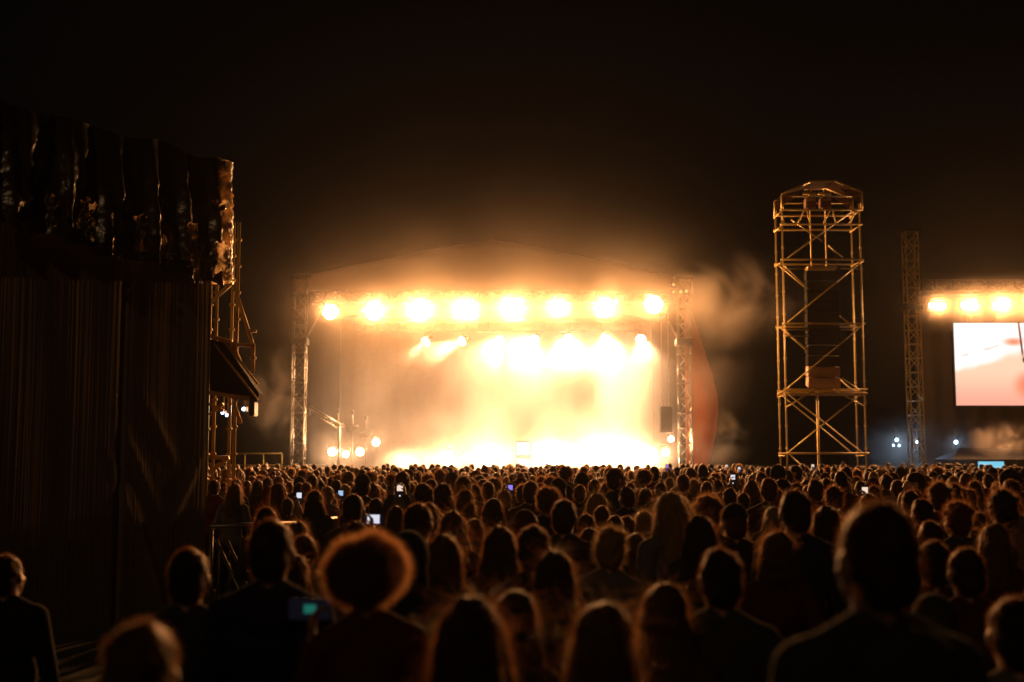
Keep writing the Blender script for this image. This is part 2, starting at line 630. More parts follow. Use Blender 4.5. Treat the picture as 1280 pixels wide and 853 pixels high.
# front and rear lighting trusses
f_z = at(600, 372, SY).z
ft = thing('lighting_truss', (cxs, SY, f_z), 'long horizontal truss carrying the upper row of eight blinding lamps', 'lighting truss')
truss_parts(ft, (x_l + 0.35, SY, f_z), (x_r - 0.35, SY, f_z), 0.5, 28, M['alu'], 0.026, Vector((0, 0, 1)))
for px, dx in ((392, 1), (838, -1)):
    a = at(px, 398, SY)
    MB().tube((a.x - dx * 0.35, SY + 0.1, a.z - 0.9), (a.x + dx * 0.5, SY + 0.1, f_z - 0.2), 0.03).build('knee_brace', M['alu'], ft, True)
RY = SY + 5.5
r_z = at(660, 418, RY).z
rt = thing('lighting_truss', (cxs, RY, r_z), 'lower horizontal truss deep in the stage carrying the spotlight beams', 'lighting truss')
truss_parts(rt, (x_l + 1.4, RY, r_z + 0.35), (x_r - 0.9, RY, r_z + 0.35), 0.45, 26, M['alu'], 0.026, Vector((0, 0, 1)))

ORD = ['first', 'second', 'third', 'fourth', 'fifth', 'sixth', 'seventh', 'eighth', 'ninth', 'tenth', 'eleventh', 'twelfth', 'thirteenth',
       'fourteenth', 'fifteenth', 'sixteenth', 'seventeenth', 'eighteenth', 'nineteenth', 'twentieth', 'twenty-first', 'twenty-second',
       'twenty-third', 'twenty-fourth', 'twenty-fifth', 'twenty-sixth', 'twenty-seventh', 'twenty-eighth', 'twenty-ninth', 'thirtieth',
       'thirty-first', 'thirty-second', 'thirty-third', 'thirty-fourth', 'thirty-fifth', 'thirty-sixth', 'thirty-seventh', 'thirty-eighth',
       'thirty-ninth', 'fortieth']


def blinder(p, size, watts, label, group, wide=1.0, lens=None):
    p = Vector(p)
    t = thing('blinder_light', p, label, 'stage light', group)
    w_, h_ = size * wide, size
    if wide < 1.6:
        MB().tube(p + Vector((0, 0.30, 0)), p + Vector((0, 0.02, 0)), size * 0.34, size * 0.54, 24).build('housing', M['black_metal'], t)
        MB().disc(p, (0, -1, 0), size * 0.50, 24).build('bulb_lens', lens or M['lens_front'], t)
    else:
        MB().bevel_box(p + Vector((0, 0.16, 0)), (w_, 0.26, h_), 0.03).build('housing', M['black_metal'], t)
        for i in range(3):
            c = p + Vector(((i - 1) * w_ / 3, 0.02, 0))
            MB().disc(c, (0, -1, 0), w_ / 3 * 0.48, 20).build('bulb_lens', lens or M['lens_front'], t)
    mb = MB()
    for s in (-1, 1):
        mb.box(p + Vector((s * (w_ / 2 + 0.03), 0.16, h_ * 0.3)), (0.03, 0.06, h_ * 0.8))
    mb.box(p + Vector((0, 0.16, h_ * 0.72)), (w_ + 0.09, 0.06, 0.03))
    mb.build('yoke', M['black_metal'], t)
    lamp('blinder_beam', 'SPOT', p + Vector((0, -0.06, 0)), watts, t, aim=(0, -1, -0.12), size=165, blend=0.5, soft=size * 0.4)
    return t


row = [(413, 390, 0.55), (468, 389, 0.95), (524, 389, 1.0), (582, 388, 0.95), (640, 386, 1.0), (698, 386, 0.55), (757, 384, 1.05), (817, 381, 1.0)]
for i, (px, py, k) in enumerate(row):
    blinder(at(px, py, SY - 0.45), 0.42 + 0.30 * k, FRONT_W * k, f'blinding warm lamp, {ORD[i]} from the dim stage side in the upper row of eight', 'upper row of stage blinders')


def spot_fixture(p, aim, watts, label, group, r=0.16, cone=70, lens=None, name='spot_light', soft=0.1, col=(1.0, 0.53, 0.25)):
    p, aim = Vector(p), Vector(aim).normalized()
    t = thing(name, p, label, 'stage light', group)
    MB().tube(p - aim * 0.42, p - aim * 0.04, r * 0.75, r * 1.12, 14).build('lamp_body', M['black_metal'], t, True)
    MB().disc(p - aim * 0.03, aim, r).build('lens', lens or M['lens_rear'], t)
    mb = MB()
    sd = aim.cross(Vector((0, 0, 1))).normalized() * (r * 1.25)
    c = p - aim * 0.22
    for s in (-1, 1):
        mb.tube(c + sd * s, c + sd * s + Vector((0, 0, 0.3)), 0.018)
    mb.tube(c + sd + Vector((0, 0, 0.3)), c - sd + Vector((0, 0, 0.3)), 0.018)
    mb.build('yoke', M['black_metal'], t)
    lamp('spot_beam', 'SPOT', p + aim * 0.03, watts, t, aim=aim, size=cone, blend=0.7, soft=soft, col=col)
    return t


rear = [(532, 428, (-0.62, -0.70, -0.62), 1.6, 34), (577, 427, (-0.80, -0.6, -0.40), 2.2, 42), (625, 426, (-0.35, -0.8, -0.55), 1.0, 60),
        (668, 425, (-0.35, -0.85, -0.55), 1.3, 70), (711, 424, (-0.05, -0.85, -0.6), 1.4, 70), (757, 424, (0.0, -0.85, -0.6), 1.4, 66), (801, 424, (0.05, -0.8, -0.7), 1.2, 60)]
for i, (px, py, aim, k, cone) in enumerate(rear):
    spot_fixture(at(px, py, RY - 0.3), aim, REAR_W * k, f'smoke-cutting spotlight, {ORD[i]} in the lower row from the dim stage side', 'lower row of stage spotlights', 0.2, cone)
for i, px in enumerate((505, 560, 610, 690, 745, 795)):
    spot_fixture(at(px, 577, SY + 8.5) + Vector((0, 0, 0)), (random.uniform(-.2, .2), -1, 0.10), FLOOR_W * (0.45, 0.55, 0.8, 1.1, 1.3, 1.3)[i], f'floor spotlight drowned in white smoke, {ORD[i]} from the dim side of the stage floor', 'stage floor spotlights', 0.2, 120, name='floor_light')
for i, (px, py, k, lb) in enumerate(((415, 565, 1, 'tall floor lamp glowing beside the dim lattice tower foot'), (432, 568, 0.5, 'small floor lamp glowing between two brighter lamps at the dim stage side'),
                                 (450, 565, 1, 'bright floor lamp with a long vertical glow under the cymbal stands'), (470, 553, 0.9, 'raised single lamp glowing higher than the three floor lamps beside it'))):
    spot_fixture(at(px, py, SY + 2.5), (0.05, -1, 0.03), 1500 * k, lb, 'lamps at the dim stage side', 0.16 * (0.7 + 0.3 * k), 120, M['lens_small'], name='floor_light')
for px, py, k, lb in ((832, 566, 1, 'lower of two lamps by the black speaker at the bright stage edge'), (839, 549, 0.35, 'upper smaller lamp by the black speaker at the bright stage edge')):
    spot_fixture(at(px, py, SY + 1.5), (0.05, -1, 0.03), 1800 * k, lb, 'lamps at the bright stage edge', 0.15 * (0.6 + .4 * k), 120, M['lens_small'], name='floor_light')
# tiny amber moving heads on the truss top
for i, (px, py) in enumerate(((842, 356), (842, 365), (851, 365), (858, 364))):
    p = at(px, py, SY - 0.5)
    t = thing('marker_light', p, f'tiny amber lamp atop the lattice tower by the smoke, {ORD[i]} of four', 'stage light', 'amber lamps atop the lattice tower')
    MB().bevel_box(p + Vector((0, 0.1, 0)), (0.2, 0.18, 0.2), 0.02).build('housing', M['black_metal'], t)
    MB().disc(p, (0, -1, 0), 0.07).build('lens', M['lens_amber'], t)

# side PA speaker
p = at(832, 525, SY + 1.0)
t = thing('speaker', (p.x, p.y, p.z - 0.55), 'black loudspeaker hanging at the bright edge of the stage smoke', 'loudspeaker')
MB().bevel_box(p, (0.5, 0.5, 1.1), 0.03).build('cabinet', M['black_box'], t)
MB().bevel_box(p + Vector((0, -0.262, 0)), (0.44, 0.02, 1.02), 0.005).build('grille', M['black_metal'], t)
mb = MB()
for s in (-1, 1):
    mb.tube(p + Vector((s * 0.15, 0, 0.54)), Vector((p.x + s * 0.15, p.y, f_z)), 0.012, n=6)
mb.build('hanging_cable', M['steel'], t)

# jib arm, mic stands, amplifiers, drums
a, b = at(386, 511, SY + 1.2), at(424, 533, SY + 1.2)
t = thing('camera_jib', (b.x + 0.6, SY + 1.2, stage_z), 'pale slanting camera jib arm behind the dim lattice tower', 'camera crane')
truss_parts(t, a, b, 0.2, 10, M['alu'], 0.03, Vector((0, 0, 1)))
MB().tube((b.x, b.y, b.z), (b.x, b.y, stage_z), 0.06).build('post', M['alu'], t, True)
MB().bevel_box(a + Vector((0, -0.15, -0.15)), (0.2, 0.45, 0.22), 0.02).build('camera_head', M['black_metal'], t)
for i, (px, py) in enumerate(((423, 516), (441, 518), (458, 525))):
    p = at(px, py, SY + 3.0)
    t = thing('microphone_stand', (p.x, p.y, stage_z), f'thin upright microphone stand, {ORD[i]} from the jib arm', 'microphone stand', 'microphone stands')
    MB().tube((p.x, p.y, stage_z + 0.03), p, 0.022).build('pole', M['alu'], t, True)
    MB().tube((p.x, p.y, stage_z), (p.x, p.y, stage_z + 0.03), 0.16, n=16).build('foot', M['black_metal'], t, True)
    MB().cap(p, 0.03, p + Vector((0, -0.08, 0.12)), 0.045).build('microphone', M['black_metal'], t, True)
    MB().tube(p - Vector((0.25, 0, 0.7)), p - Vector((-0.25, 0, 0.55)), 0.12, 0.1, 10).build('flag_clip', M['alu'], t, True)
p = at(654, 572, SY + 5)
t = thing('amplifier', (p.x, p.y, stage_z), 'pale lit amplifier stack glowing white inside the stage smoke', 'amplifier')
for k in range(2):
    MB().bevel_box((p.x, p.y, stage_z + 0.36 + 0.72 * k), (0.72, 0.4, 0.7), 0.03).build('cabinet', M['black_box'], t)
    MB().box((p.x, p.y - 0.205, stage_z + 0.36 + 0.72 * k), (0.64, 0.012, 0.6)).build('front_panel', M['amp_white'], t)
p = at(585, 573, SY + 9.8)
t = thing('drum_kit', (p.x, p.y, stage_z), 'drum kit on a riser lost in the glowing smoke', 'drum kit')
MB().bevel_box((p.x, p.y, stage_z + 0.2), (2.4, 2.0, 0.38), 0.02).build('riser', M['deck'], t)
zz = stage_z + 0.4
for dx, dy, z0, r, h, ax in ((0, -0.3, 0.3, 0.29, 0.4, 'Y'), (-0.3, -0.1, 0.72, 0.16, 0.25, 'Z'), (0.25, -0.1, 0.72, 0.17, 0.28, 'Z'), (0.65, 0.1, 0.3, 0.22, 0.4, 'Z'), (-0.55, 0.2, 0.5, 0.18, 0.15, 'Z')):
    d = Vector((0, 1, 0)) if ax == 'Y' else Vector((0, 0, 1))
    c = Vector((p.x + dx, p.y + dy, zz + z0))
    o = MB().tube(c - d * h / 2, c + d * h / 2, r, n=20).build('drum', M['red'], t, True)
    MB().tube(c + d * h * 0.5 * (-1 if ax == 'Y' else 1), c + d * (h * 0.5 + 0.012) * (-1 if ax == 'Y' else 1), r * 0.97, n=20).build('drum_head', M['drumskin'], o)
for dx, z0 in ((-0.75, 1.15), (0.75, 1.2), (-0.4, 0.95)):
    c = Vector((p.x + dx, p.y + 0.1, zz + z0))
    MB().tube((c.x, c.y, zz), c, 0.014).build('cymbal_stand', M['alu'], t)
    MB().tube(c, c + Vector((0, 0, 0.025)), 0.22, 0.05, 20).build('cymbal', M['brass'], t)

# stage smoke
def stage_smoke():
    c = Vector((cxs, SY + 6.2, 5.2))
    o = MB().box((0, 0, 0), (x_r - x_l - 0.3, 11.4, 7.6)).build('stage_smoke', None)
    o.location = c
    o.data.materials.append(vol_mat('stage_smoke', (1.0, 0.95, 0.9), SMOKE_D, 0.45, 0.30, 0.36, 0.64, distort=1.1, detail=4,
                                    z_bias=(2.6, -3.8, 0.45, 1.5), x_fade=(-4.5, 2.0, 0.17, 1.0), x_end=(5.6, 7.7, 1.0, 0.12)))
    tag(o, label='thick glowing smoke filling the stage', kind='stuff')
    return o


stage_smoke()
smoke(at(612, 386, SY - 0.5), (10.5, 1.8, 1.9), 0.018, 0.3, 'added smoke giving a soft bloom round the upper row of lamps', lo=0.1, hi=0.5, g=0.72)  # extra smoke added so the lamps bloom
smoke(at(612, 386, SY - 0.75), (10.2, 0.95, 0.95), 0.07, 0.5, 'added smoke for a tight halo hugging the upper row of lamps', lo=0.1, hi=0.5, g=0.7)  # second, tighter shell added for the bloom at each lens
smoke(at(680, 440, RY - 0.9), (7.4, 1.7, 1.9), 0.22, 0.5, 'bright smoke blooming round the lower row of spotlights', lo=0.25, hi=0.6, g=0.5)
smoke(at(722, 578, SY + 6.5), (5.4, 3.4, 1.6), 0.26, 0.45, 'white-lit smoke rolling over the stage floor', lo=0.22, hi=0.6, g=0.4)
smoke(at(520, 580, SY + 6.5), (2.6, 2.4, 1.0), 0.13, 0.6, 'low bank of lit smoke at the dim side of the stage floor', lo=0.22, hi=0.6, g=0.4)
smoke(at(1245, 381, 52.5), (5.2, 2.0, 1.7), 0.026, 0.3, 'added smoke for a glow round the lamps above the big screen', lo=0.1, hi=0.5, g=0.72)  # extra smoke added to widen the flare of the screen lamps
smoke(Vector((cxs, SY - 0.5, 6.6)), (14, 6.0, 10.0), 0.0115, 0.16, 'thin glowing smoke hanging before the stage lamps', lo=0.2, hi=0.7, g=0.6)
smoke(at(922, 372, 47.5), (3.2, 1.6, 2.3), 0.075, 0.42, 'grey smoke drifting above the side curtain', lo=0.40, hi=0.74, distort=1.2)
smoke(at(885, 440, 46.5), (2.2, 1.6, 3.4), 0.03, 0.4, 'thin smoke veil before the side curtain', lo=0.35, hi=0.8)
smoke(at(898, 550, 46.5), (1.5, 1.0, 1.6), 0.10, 0.55, 'small grey smoke plume rising beside the stage', lo=0.42, hi=0.72, distort=1.3)
smoke(at(1150, 566, 54.5), (4.5, 1.4, 2.2), 0.035, 0.5, 'faint bluish smoke round the cold lamps', lo=0.2, hi=0.6)
smoke(at(1252, 550, 48.5), (1.6, 1.0, 0.9), 0.22, 1.0, 'faint smoke below the big screen')
smoke(at(343, 490, 46.5), (1.5, 1.2, 2.2), 0.035, 0.8, 'thin smoke left of the stage')

# ------------------------------------------------------------------ screen with its lamps
QY = 54.0
s0, s1 = at(1192, 404, QY), at(1192, 507, QY)
sh_ = s0.z - s1.z
sw_ = sh_ * 16 / 9
scx, scz = s0.x + sw_ / 2, (s0.z + s1.z) / 2


def screen_mat():
    m, nt, out = new_mat('led_wall_live_picture')
    N = nt.nodes.new
    L = nt.links.new
    tc = N('ShaderNodeTexCoord')
    sp = N('ShaderNodeSeparateXYZ')
    L(tc.outputs['Generated'], sp.inputs[0])
    nz = N('ShaderNodeTexNoise')
    nz.inputs['Scale'].default_value = 5
    L(tc.outputs['Generated'], nz.inputs['Vector'])

    def math_(op, a, b):
        k = N('ShaderNodeMath')
        k.operation = op
        for i, q in enumerate((a, b)):
            if isinstance(q, (int, float)):
                k.inputs[i].default_value = q
            else:
                L(q, k.inputs[i])
        return k.outputs[0]

    def smooth(v, a, b):
        k = N('ShaderNodeMapRange')
        k.interpolation_type = 'SMOOTHSTEP'
        k.inputs['From Min'].default_value = a
        k.inputs['From Max'].default_value = b
        L(v, k.inputs['Value'])
        return k.outputs[0]

    def mix(f, a, b):
        k = N('ShaderNodeMixRGB')
        L(f, k.inputs[0])
        for i, q in ((1, a), (2, b)):
            if isinstance(q, tuple):
                k.inputs[i].default_value = (*q, 1)
            else:
                L(q, k.inputs[i])
        return k.outputs[0]
    X, Z = sp.outputs['X'], sp.outputs['Z']
    # slanted edge of a white object over a peach ground
    line = math_('SUBTRACT', Z, math_('ADD', math_('MULTIPLY', X, 0.5), 0.41))
    line = math_('ADD', line, math_('MULTIPLY', math_('SUBTRACT', nz.outputs['Fac'], 0.5), 0.12))
    base = mix(smooth(Z, 0.0, 0.45), (0.95, 0.42, 0.30), (1.0, 0.66, 0.46))
    c = mix(smooth(line, -0.04, 0.06), base, (1.15, 1.05, 1.0))
    # orange shoulder shape and dark red rod
    dx, dz = math_('SUBTRACT', X, 0.52), math_('SUBTRACT', Z, 0.24)
    d = math_('SQRT', math_('ADD', math_('MULTIPLY', dx, dx), math_('MULTIPLY', math_('MULTIPLY', dz, dz), 0.5)), 0)
    c = mix(smooth(d, 0.17, 0.05), c, (0.95, 0.26, 0.14))
    dx2, dz2 = math_('SUBTRACT', X, 0.405), math_('SUBTRACT', Z, 0.77)
    d2 = math_('SQRT', math_('ADD', math_('MULTIPLY', dx2, dx2), math_('MULTIPLY', math_('MULTIPLY', dz2, dz2), 2.0)), 0)
    c = mix(smooth(d2, 0.11, 0.01), c, (0.95, 0.30, 0.15))
    r1 = math_('ABSOLUTE', math_('ADD', math_('SUBTRACT', X, 0.462), math_('MULTIPLY', math_('SUBTRACT', Z, 0.6), 0.05)), 0)
    dx3, dz3 = math_('SUBTRACT', X, 0.485), math_('SUBTRACT', Z, 0.55)
    d3 = math_('SQRT', math_('ADD', math_('MULTIPLY', dx3, dx3), math_('MULTIPLY', math_('MULTIPLY', dz3, dz3), 0.35)), 0)
    c = mix(smooth(d3, 0.035, 0.018), c, (0.10, 0.015, 0.01))
    rod = math_('MULTIPLY', smooth(r1, 0.010, 0.004), smooth(Z, 0.55, 0.66))
    c = mix(rod, c, (0.16, 0.02, 0.015))
    l2 = math_('ABSOLUTE', math_('SUBTRACT', line, 0.17), 0)
    seam = math_('MULTIPLY', smooth(l2, 0.02, 0.006), smooth(nz.outputs['Fac'], 0.47, 0.55))
    c = mix(math_('MULTIPLY', seam, 0.6), c, (0.75, 0.45, 0.42))
    e = N('ShaderNodeEmission')
    e.inputs['Strength'].default_value = 1.05
    L(c, e.inputs['Color'])
    L(e.outputs[0], out.inputs['Surface'])
    return m


sc_t = thing('video_screen', (scx, QY, s1.z), 'big bright video screen showing a pale peach and white live picture', 'screen')
MB().box((scx, QY, scz), (sw_, 0.04, sh_)).build('display', screen_mat(), sc_t)
mb = MB()
mb.box((scx, QY + 0.12, scz), (sw_ + 0.1, 0.18, sh_ + 0.1))
mb.build('screen_back', M['black_metal'], sc_t)
mb = MB()
for i in range(5):
    x = scx - sw_ / 2 + sw_ * (i + 0.5) / 5
    mb.tube((x, QY + 0.15, s0.z), (x, QY + 0.15, s0.z + 1.0), 0.015, n=6)
mb.build('hanging_cable', M['steel'], sc_t)
tz = at(1200, 358, 53).z
t = thing('lighting_truss', (scx, 53, tz), 'horizontal truss above the big screen carrying three flaring lamps', 'lighting truss')
truss_parts(t, (at(1142, 573, 53).x, 53, tz), (at(1412, 573, 53).x, 53, tz), 0.5, 16, M['alu'], 0.028, Vector((0, 0, 1)))
for k in range(5):
    px = 1172 + 40 * k
    blinder(at(px, 382.5 - 0.6 * k, 52.5), 0.42, FRONT_W * 0.55, f'wide flaring warm lamp above the big screen, {ORD[k]} from the lone lattice tower', 'lamps above the screen', 1.75)
# black cloth below and behind the screen
cl = MB().grid(lambda u, v: Vector((at(1148, 573, 55).x + u * 11, 55 + 0.1 * math.sin(u * 70), v * (tz - 0.2))), 90, 3).build('masking_cloth', M['drape'], None, True)
tag(solid(cl, 0.01), 'black masking cloth hung behind and below the big screen', 'curtain')

# cold far lamps
for i, (px, py, Y, k, lb, g_) in enumerate((
        (1121, 550, 56, 1.0, 'upper of three clustered cold white lamps beside the lone lattice tower', 'cold lamps by the screen'),
        (1117, 557, 56, 0.5, 'lower small cold lamp of the cluster, further from the lone lattice tower', 'cold lamps by the screen'),
        (1124, 557, 56, 0.6, 'lower small cold lamp of the cluster, closer to the lone lattice tower', 'cold lamps by the screen'),
        (1147, 553, 56, 1.0, 'single cold white lamp just past the lone lattice tower', 'cold lamps by the screen'),
        (1168, 546, 56, 0.3, 'tiny faint lamp between two cold lamps below the screen lamps', 'cold lamps by the screen'),
        (1195, 553, 54.6, 1.1, 'bright cold white lamp under the corner of the big screen', 'cold lamps by the screen'),
        (278, 516, 22, 0.42, 'cold work lamp under the black awning, next to the drape', 'work lamps under the awning'),
        (283.5, 519, 22, 0.42, 'cold work lamp under the black awning, middle one by the post', 'work lamps under the awning'),
        (304.5, 511.5, 22, 0.55, 'cold work lamp under the black awning, outermost and brightest', 'work lamps under the awning'))):
    p = at(px, py, Y)
    r = 0.065 * k * (1 if Y > 30 else 0.6) + 0.015
    t = thing('work_light', p, lb, 'lamp', g_)
    MB().bevel_box(p + Vector((0, 0.09, 0)), (r * 2.6, 0.14, r * 2.4), 0.01).build('housing', M['black_metal'], t)
    MB().disc(p + Vector((0, 0.01, 0)), (0, -1, 0), r).build('lens', M['lens_cold'], t)
    MB().tube(p + Vector((0, 0.1, r)), p + Vector((0, 0.1, r + (0.35 if Y < 30 else 0.5))), 0.012).build('bracket', M['steel'], t)
    if k >= 0.5:
        lamp('cold_beam', 'SPOT', p + Vector((0, -0.03, 0)), 150 * k if Y > 30 else 14, t, col=(0.5, 0.72, 1.0), aim=(0, -1, -0.25), size=150, soft=0.05)

# far market stall with blue light
p = at(1243, 584, 52)
t = thing('stall', (p.x, 52, 0), 'low dark stall with a strip of cyan light below the screen', 'stall')
MB().bevel_box((p.x, 52.8, 0.55), (3.2, 1.4, 1.1), 0.03).build('counter', M['stall'], t)
for sx in (-1, 1):
    for dy in (0.1, 1.5):
        MB().tube((p.x + sx * 1.6, 52 + dy, 0), (p.x + sx * 1.6, 52 + dy, 2.1), 0.03).build('post', M['steel'], t, True)
MB().add([(p.x - 1.9, 51.7, 1.95), (p.x + 1.9, 51.7, 1.95), (p.x + 1.9, 53.9, 1.95), (p.x - 1.9, 53.9, 1.95), (p.x - 1.2, 52.8, 2.45), (p.x + 1.2, 52.8, 2.45)],
         [(0, 1, 5, 4), (1, 2, 5), (2, 3, 4, 5), (3, 0, 4), (3, 2, 1, 0)]).build('canopy', M['stall'], t)
MB().bevel_box((p.x - 0.25, 51.72, 1.72), (1.1, 0.05, 0.28), 0.01).build('light_panel', M['stall_light'], t)

# ------------------------------------------------------------------ delay tower: scaffold with hung speakers
TY = 40.0
TD = 1.0


def tp(px, py, y=TY):
    return at(px, py, y)


tx0, tx1 = tp(984, 573).x, tp(1083, 573).x
ledge = {k: tp(1030, k).z for k in (567, 492, 487, 405, 325, 281, 263)}
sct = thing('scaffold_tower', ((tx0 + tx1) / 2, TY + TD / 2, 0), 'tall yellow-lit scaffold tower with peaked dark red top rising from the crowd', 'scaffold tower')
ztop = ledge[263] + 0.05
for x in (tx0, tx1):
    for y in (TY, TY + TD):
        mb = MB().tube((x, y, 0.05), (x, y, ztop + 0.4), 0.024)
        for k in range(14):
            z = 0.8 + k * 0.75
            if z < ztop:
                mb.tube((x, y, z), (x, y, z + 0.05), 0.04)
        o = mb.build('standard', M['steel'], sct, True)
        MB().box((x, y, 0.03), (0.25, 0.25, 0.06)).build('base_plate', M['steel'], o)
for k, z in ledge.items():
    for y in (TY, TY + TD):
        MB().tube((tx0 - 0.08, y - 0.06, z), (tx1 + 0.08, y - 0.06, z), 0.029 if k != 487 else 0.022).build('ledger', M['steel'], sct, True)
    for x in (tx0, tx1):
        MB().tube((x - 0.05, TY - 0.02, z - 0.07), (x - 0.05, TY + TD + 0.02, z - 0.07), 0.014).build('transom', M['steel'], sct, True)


def tbrace(a, b, y=TY - 0.14, r=0.021, name='brace'):
    p, q = tp(*a), tp(*b)
    MB().tube((p.x, y, p.z), (q.x, y, q.z), r).build(name, M['steel'], sct, True)


for a, b in (((984, 566), (1076, 492)), ((984, 493), (1076, 566)), ((983, 486), (1078, 406)), ((983, 404), (1078, 326)), ((983, 324), (1068, 262)), ((988, 276), (1027, 303)),
             ((1034, 308), (1052, 323)), ((980, 413), (1009, 439)), ((981, 510), (1018, 487)), ((1040, 487), (1078, 508)), ((979, 333), (1009, 362)),
             ((979, 413), (1010, 413)), ((979, 421), (1010, 421)), ((1050, 413), (1066, 413)), ((979, 337), (1009, 337)), ((1050, 337), (1072, 337)),
             ((1051, 473), (1074, 489)), ((985, 567), (1004, 586)), ((1050, 397), (1062, 407))):
    tbrace(a, b)
for a, b in (((1076, 566), (984, 490)), ((983, 404), (1078, 487)), ((983, 326), (1078, 405))):
    tbrace(b, a, TY + TD + 0.1, 0.016)
q = tp(1026, 489)
MB().tube((q.x, TY + TD / 2, 0), (q.x, TY + TD / 2, q.z), 0.04).build('centre_post', M['steel'], sct, True)
mb = MB()
for k in range(8):
    y = TY + TD * (k + 0.5) / 8
    mb.box(((tx0 + tx1) / 2, y, ledge[487] - 0.12), (tx1 - tx0 - 0.15, TD / 8 - 0.02, 0.05))
mb.build('platform_boards', M['wood_and_lit_brown'], sct)
# peaked top
ev = {}
rz0 = ledge[263]
top_pts = [(977, 244), (1012, 228), (1043, 227), (1076, 240)]
tpts = [tp(*q) for q in top_pts]


def roofy(y):
    return [Vector((p.x, y, p.z)) for p in tpts]


fr, bk = roofy(TY - 0.06), roofy(TY + TD + 0.06)
o = MB().add(fr + bk, [(0, 1, 5, 4), (1, 2, 6, 5), (2, 3, 7, 6)]).build('roof_tarp', M['tarp'], sct)
solid(o, 0.015)
for pts in (fr, bk):
    MB().path(pts, 0.03).build('roof_frame', M['steel'], sct, True)
    MB().add([Vector((pts[0].x, pts[0].y, pts[0].z - 0.02)), Vector((pts[0].x, pts[0].y, rz0 + 0.15)), Vector((pts[1].x - 0.15, pts[1].y, rz0 + 0.75))], [(0, 1, 2)]).build('gable_sheet', M['tarp'], sct)
    MB().add([Vector((pts[3].x, pts[3].y, pts[3].z - 0.02)), Vector((pts[3].x, pts[3].y, rz0 + 0.15)), Vector((pts[2].x + 0.15, pts[2].y, rz0 + 0.75))], [(2, 1, 0)]).build('gable_sheet', M['tarp'], sct)
    for k in (0, 3):
        MB().tube(pts[k], (pts[k].x, pts[k].y, rz0), 0.04).build('roof_post', M['steel'], sct, True)
    MB().tube((pts[0].x, pts[0].y, tp(1030, 246).z), (pts[3].x, pts[3].y, tp(1030, 246).z), 0.025).build('roof_rail', M['steel'], sct, True)
mb = MB()
z0, z1 = ledge[281], ledge[263]
for i in range(6):
    x = tx0 + (tx1 - tx0) * (i + 0.15) / 6
    mb.tube((x, TY - 0.05, z0), (x + (0.25 if i % 2 else -0.1), TY - 0.05, z1), 0.022)
mb.build('lattice_beam', M['steel'], sct, True)
# hoists with chain bags under the peak
for i, (px, lb) in enumerate(((1016, 'chain hoist with red body under the scaffold peak, nearer the stage'), (1035, 'chain hoist with red body under the scaffold peak, nearer the screen'))):
    p = tp(px, 252)
    t = thing('chain_hoist', (p.x, TY + 0.4, p.z), lb, 'hoist', 'hoists under the scaffold peak')
    c = Vector((p.x, TY + 0.4, p.z))
    MB().bevel_box(c, (0.34, 0.4, 0.42), 0.04).build('motor_body', M['red'], t)
    MB().tube(c + Vector((0, 0, 0.2)), c + Vector((0, 0, 0.5)), 0.05).build('hook', M['steel'], t, True)
    MB().tube(c - Vector((0, 0, 0.2)), Vector((c.x, c.y, tp(1030, 331).z)), 0.02, n=6).build('chain', M['steel'], t)
    MB().box(c + Vector((0, -0.205, 0.1)), (0.3, 0.01, 0.06)).build('cover_plate', M['alu'], t)
    MB().tube(c + Vector((-0.22, 0, 0.36)), c + Vector((0.22, 0, 0.36)), 0.045).build('beam_clamp', M['steel'], t, True)
# line array
pa = tp(1031, 333)
la = thing('speaker_array', (pa.x, TY + 0.5, pa.z), 'curved hanging column of black speaker cabinets inside the scaffold tower', 'loudspeaker')
MB().bevel_box((pa.x, TY + 0.5, pa.z), (1.0, 0.4, 0.1), 0.02).build('flying_frame', M['steel'], la)
pb = tp(1031, 484)
n_cab = 11
hh = (pa.z - pb.z - 0.1) / n_cab
for k in range(n_cab):
    tilt = R(2 + 13 * (k / n_cab) ** 2)
    c = Vector((pa.x, TY + 0.5 + 0.01 * k, pa.z - 0.08 - hh * (k + 0.5)))
    rot = Matrix.Rotation(tilt, 3, 'X')
    o = MB().bevel_box(c, (1.08, 0.42, hh - 0.025), 0.02, rot).build('speaker_cabinet', M['black_box'] if k < n_cab - 2 else M['wood_and_lit_brown'], la)  # lowest two are brown: the light on them is put into the colour
    MB().box(c + rot @ Vector((0, -0.215, 0)), (1.0, 0.012, hh - 0.07), rot).build('grille', M['black_metal'] if k < n_cab - 2 else M['wood_and_lit_brown'], o)

# ------------------------------------------------------------------ covered tower on the near side
A, B = at(-70, 573, 13.0), at(258, 573, 16.0)
A.z = B.z = 0
wdir = (B - A).normalized()
wn = Vector((wdir.y, -wdir.x, 0))                     # faces the crowd
wl_ = (B - A).length
ct = thing('covered_scaffold', ((A + B) / 2), 'tall black-draped tower wrapped in crumpled shiny plastic above a dark hanging drape', 'draped tower')
z_low = lambda u: 4.80 - 0.36 * u
z_top = 6.02


def crumple(p, s, a):
    v = 0.0
    amp = a
    for k in range(4):
        q = Vector(p) * s
        v += amp * (1 - 2 * abs(noise.noise(q + Vector((k * 7.3, 1.7 * k, 3.1)))))
        s *= 2.0
        amp *= 0.5
    return v


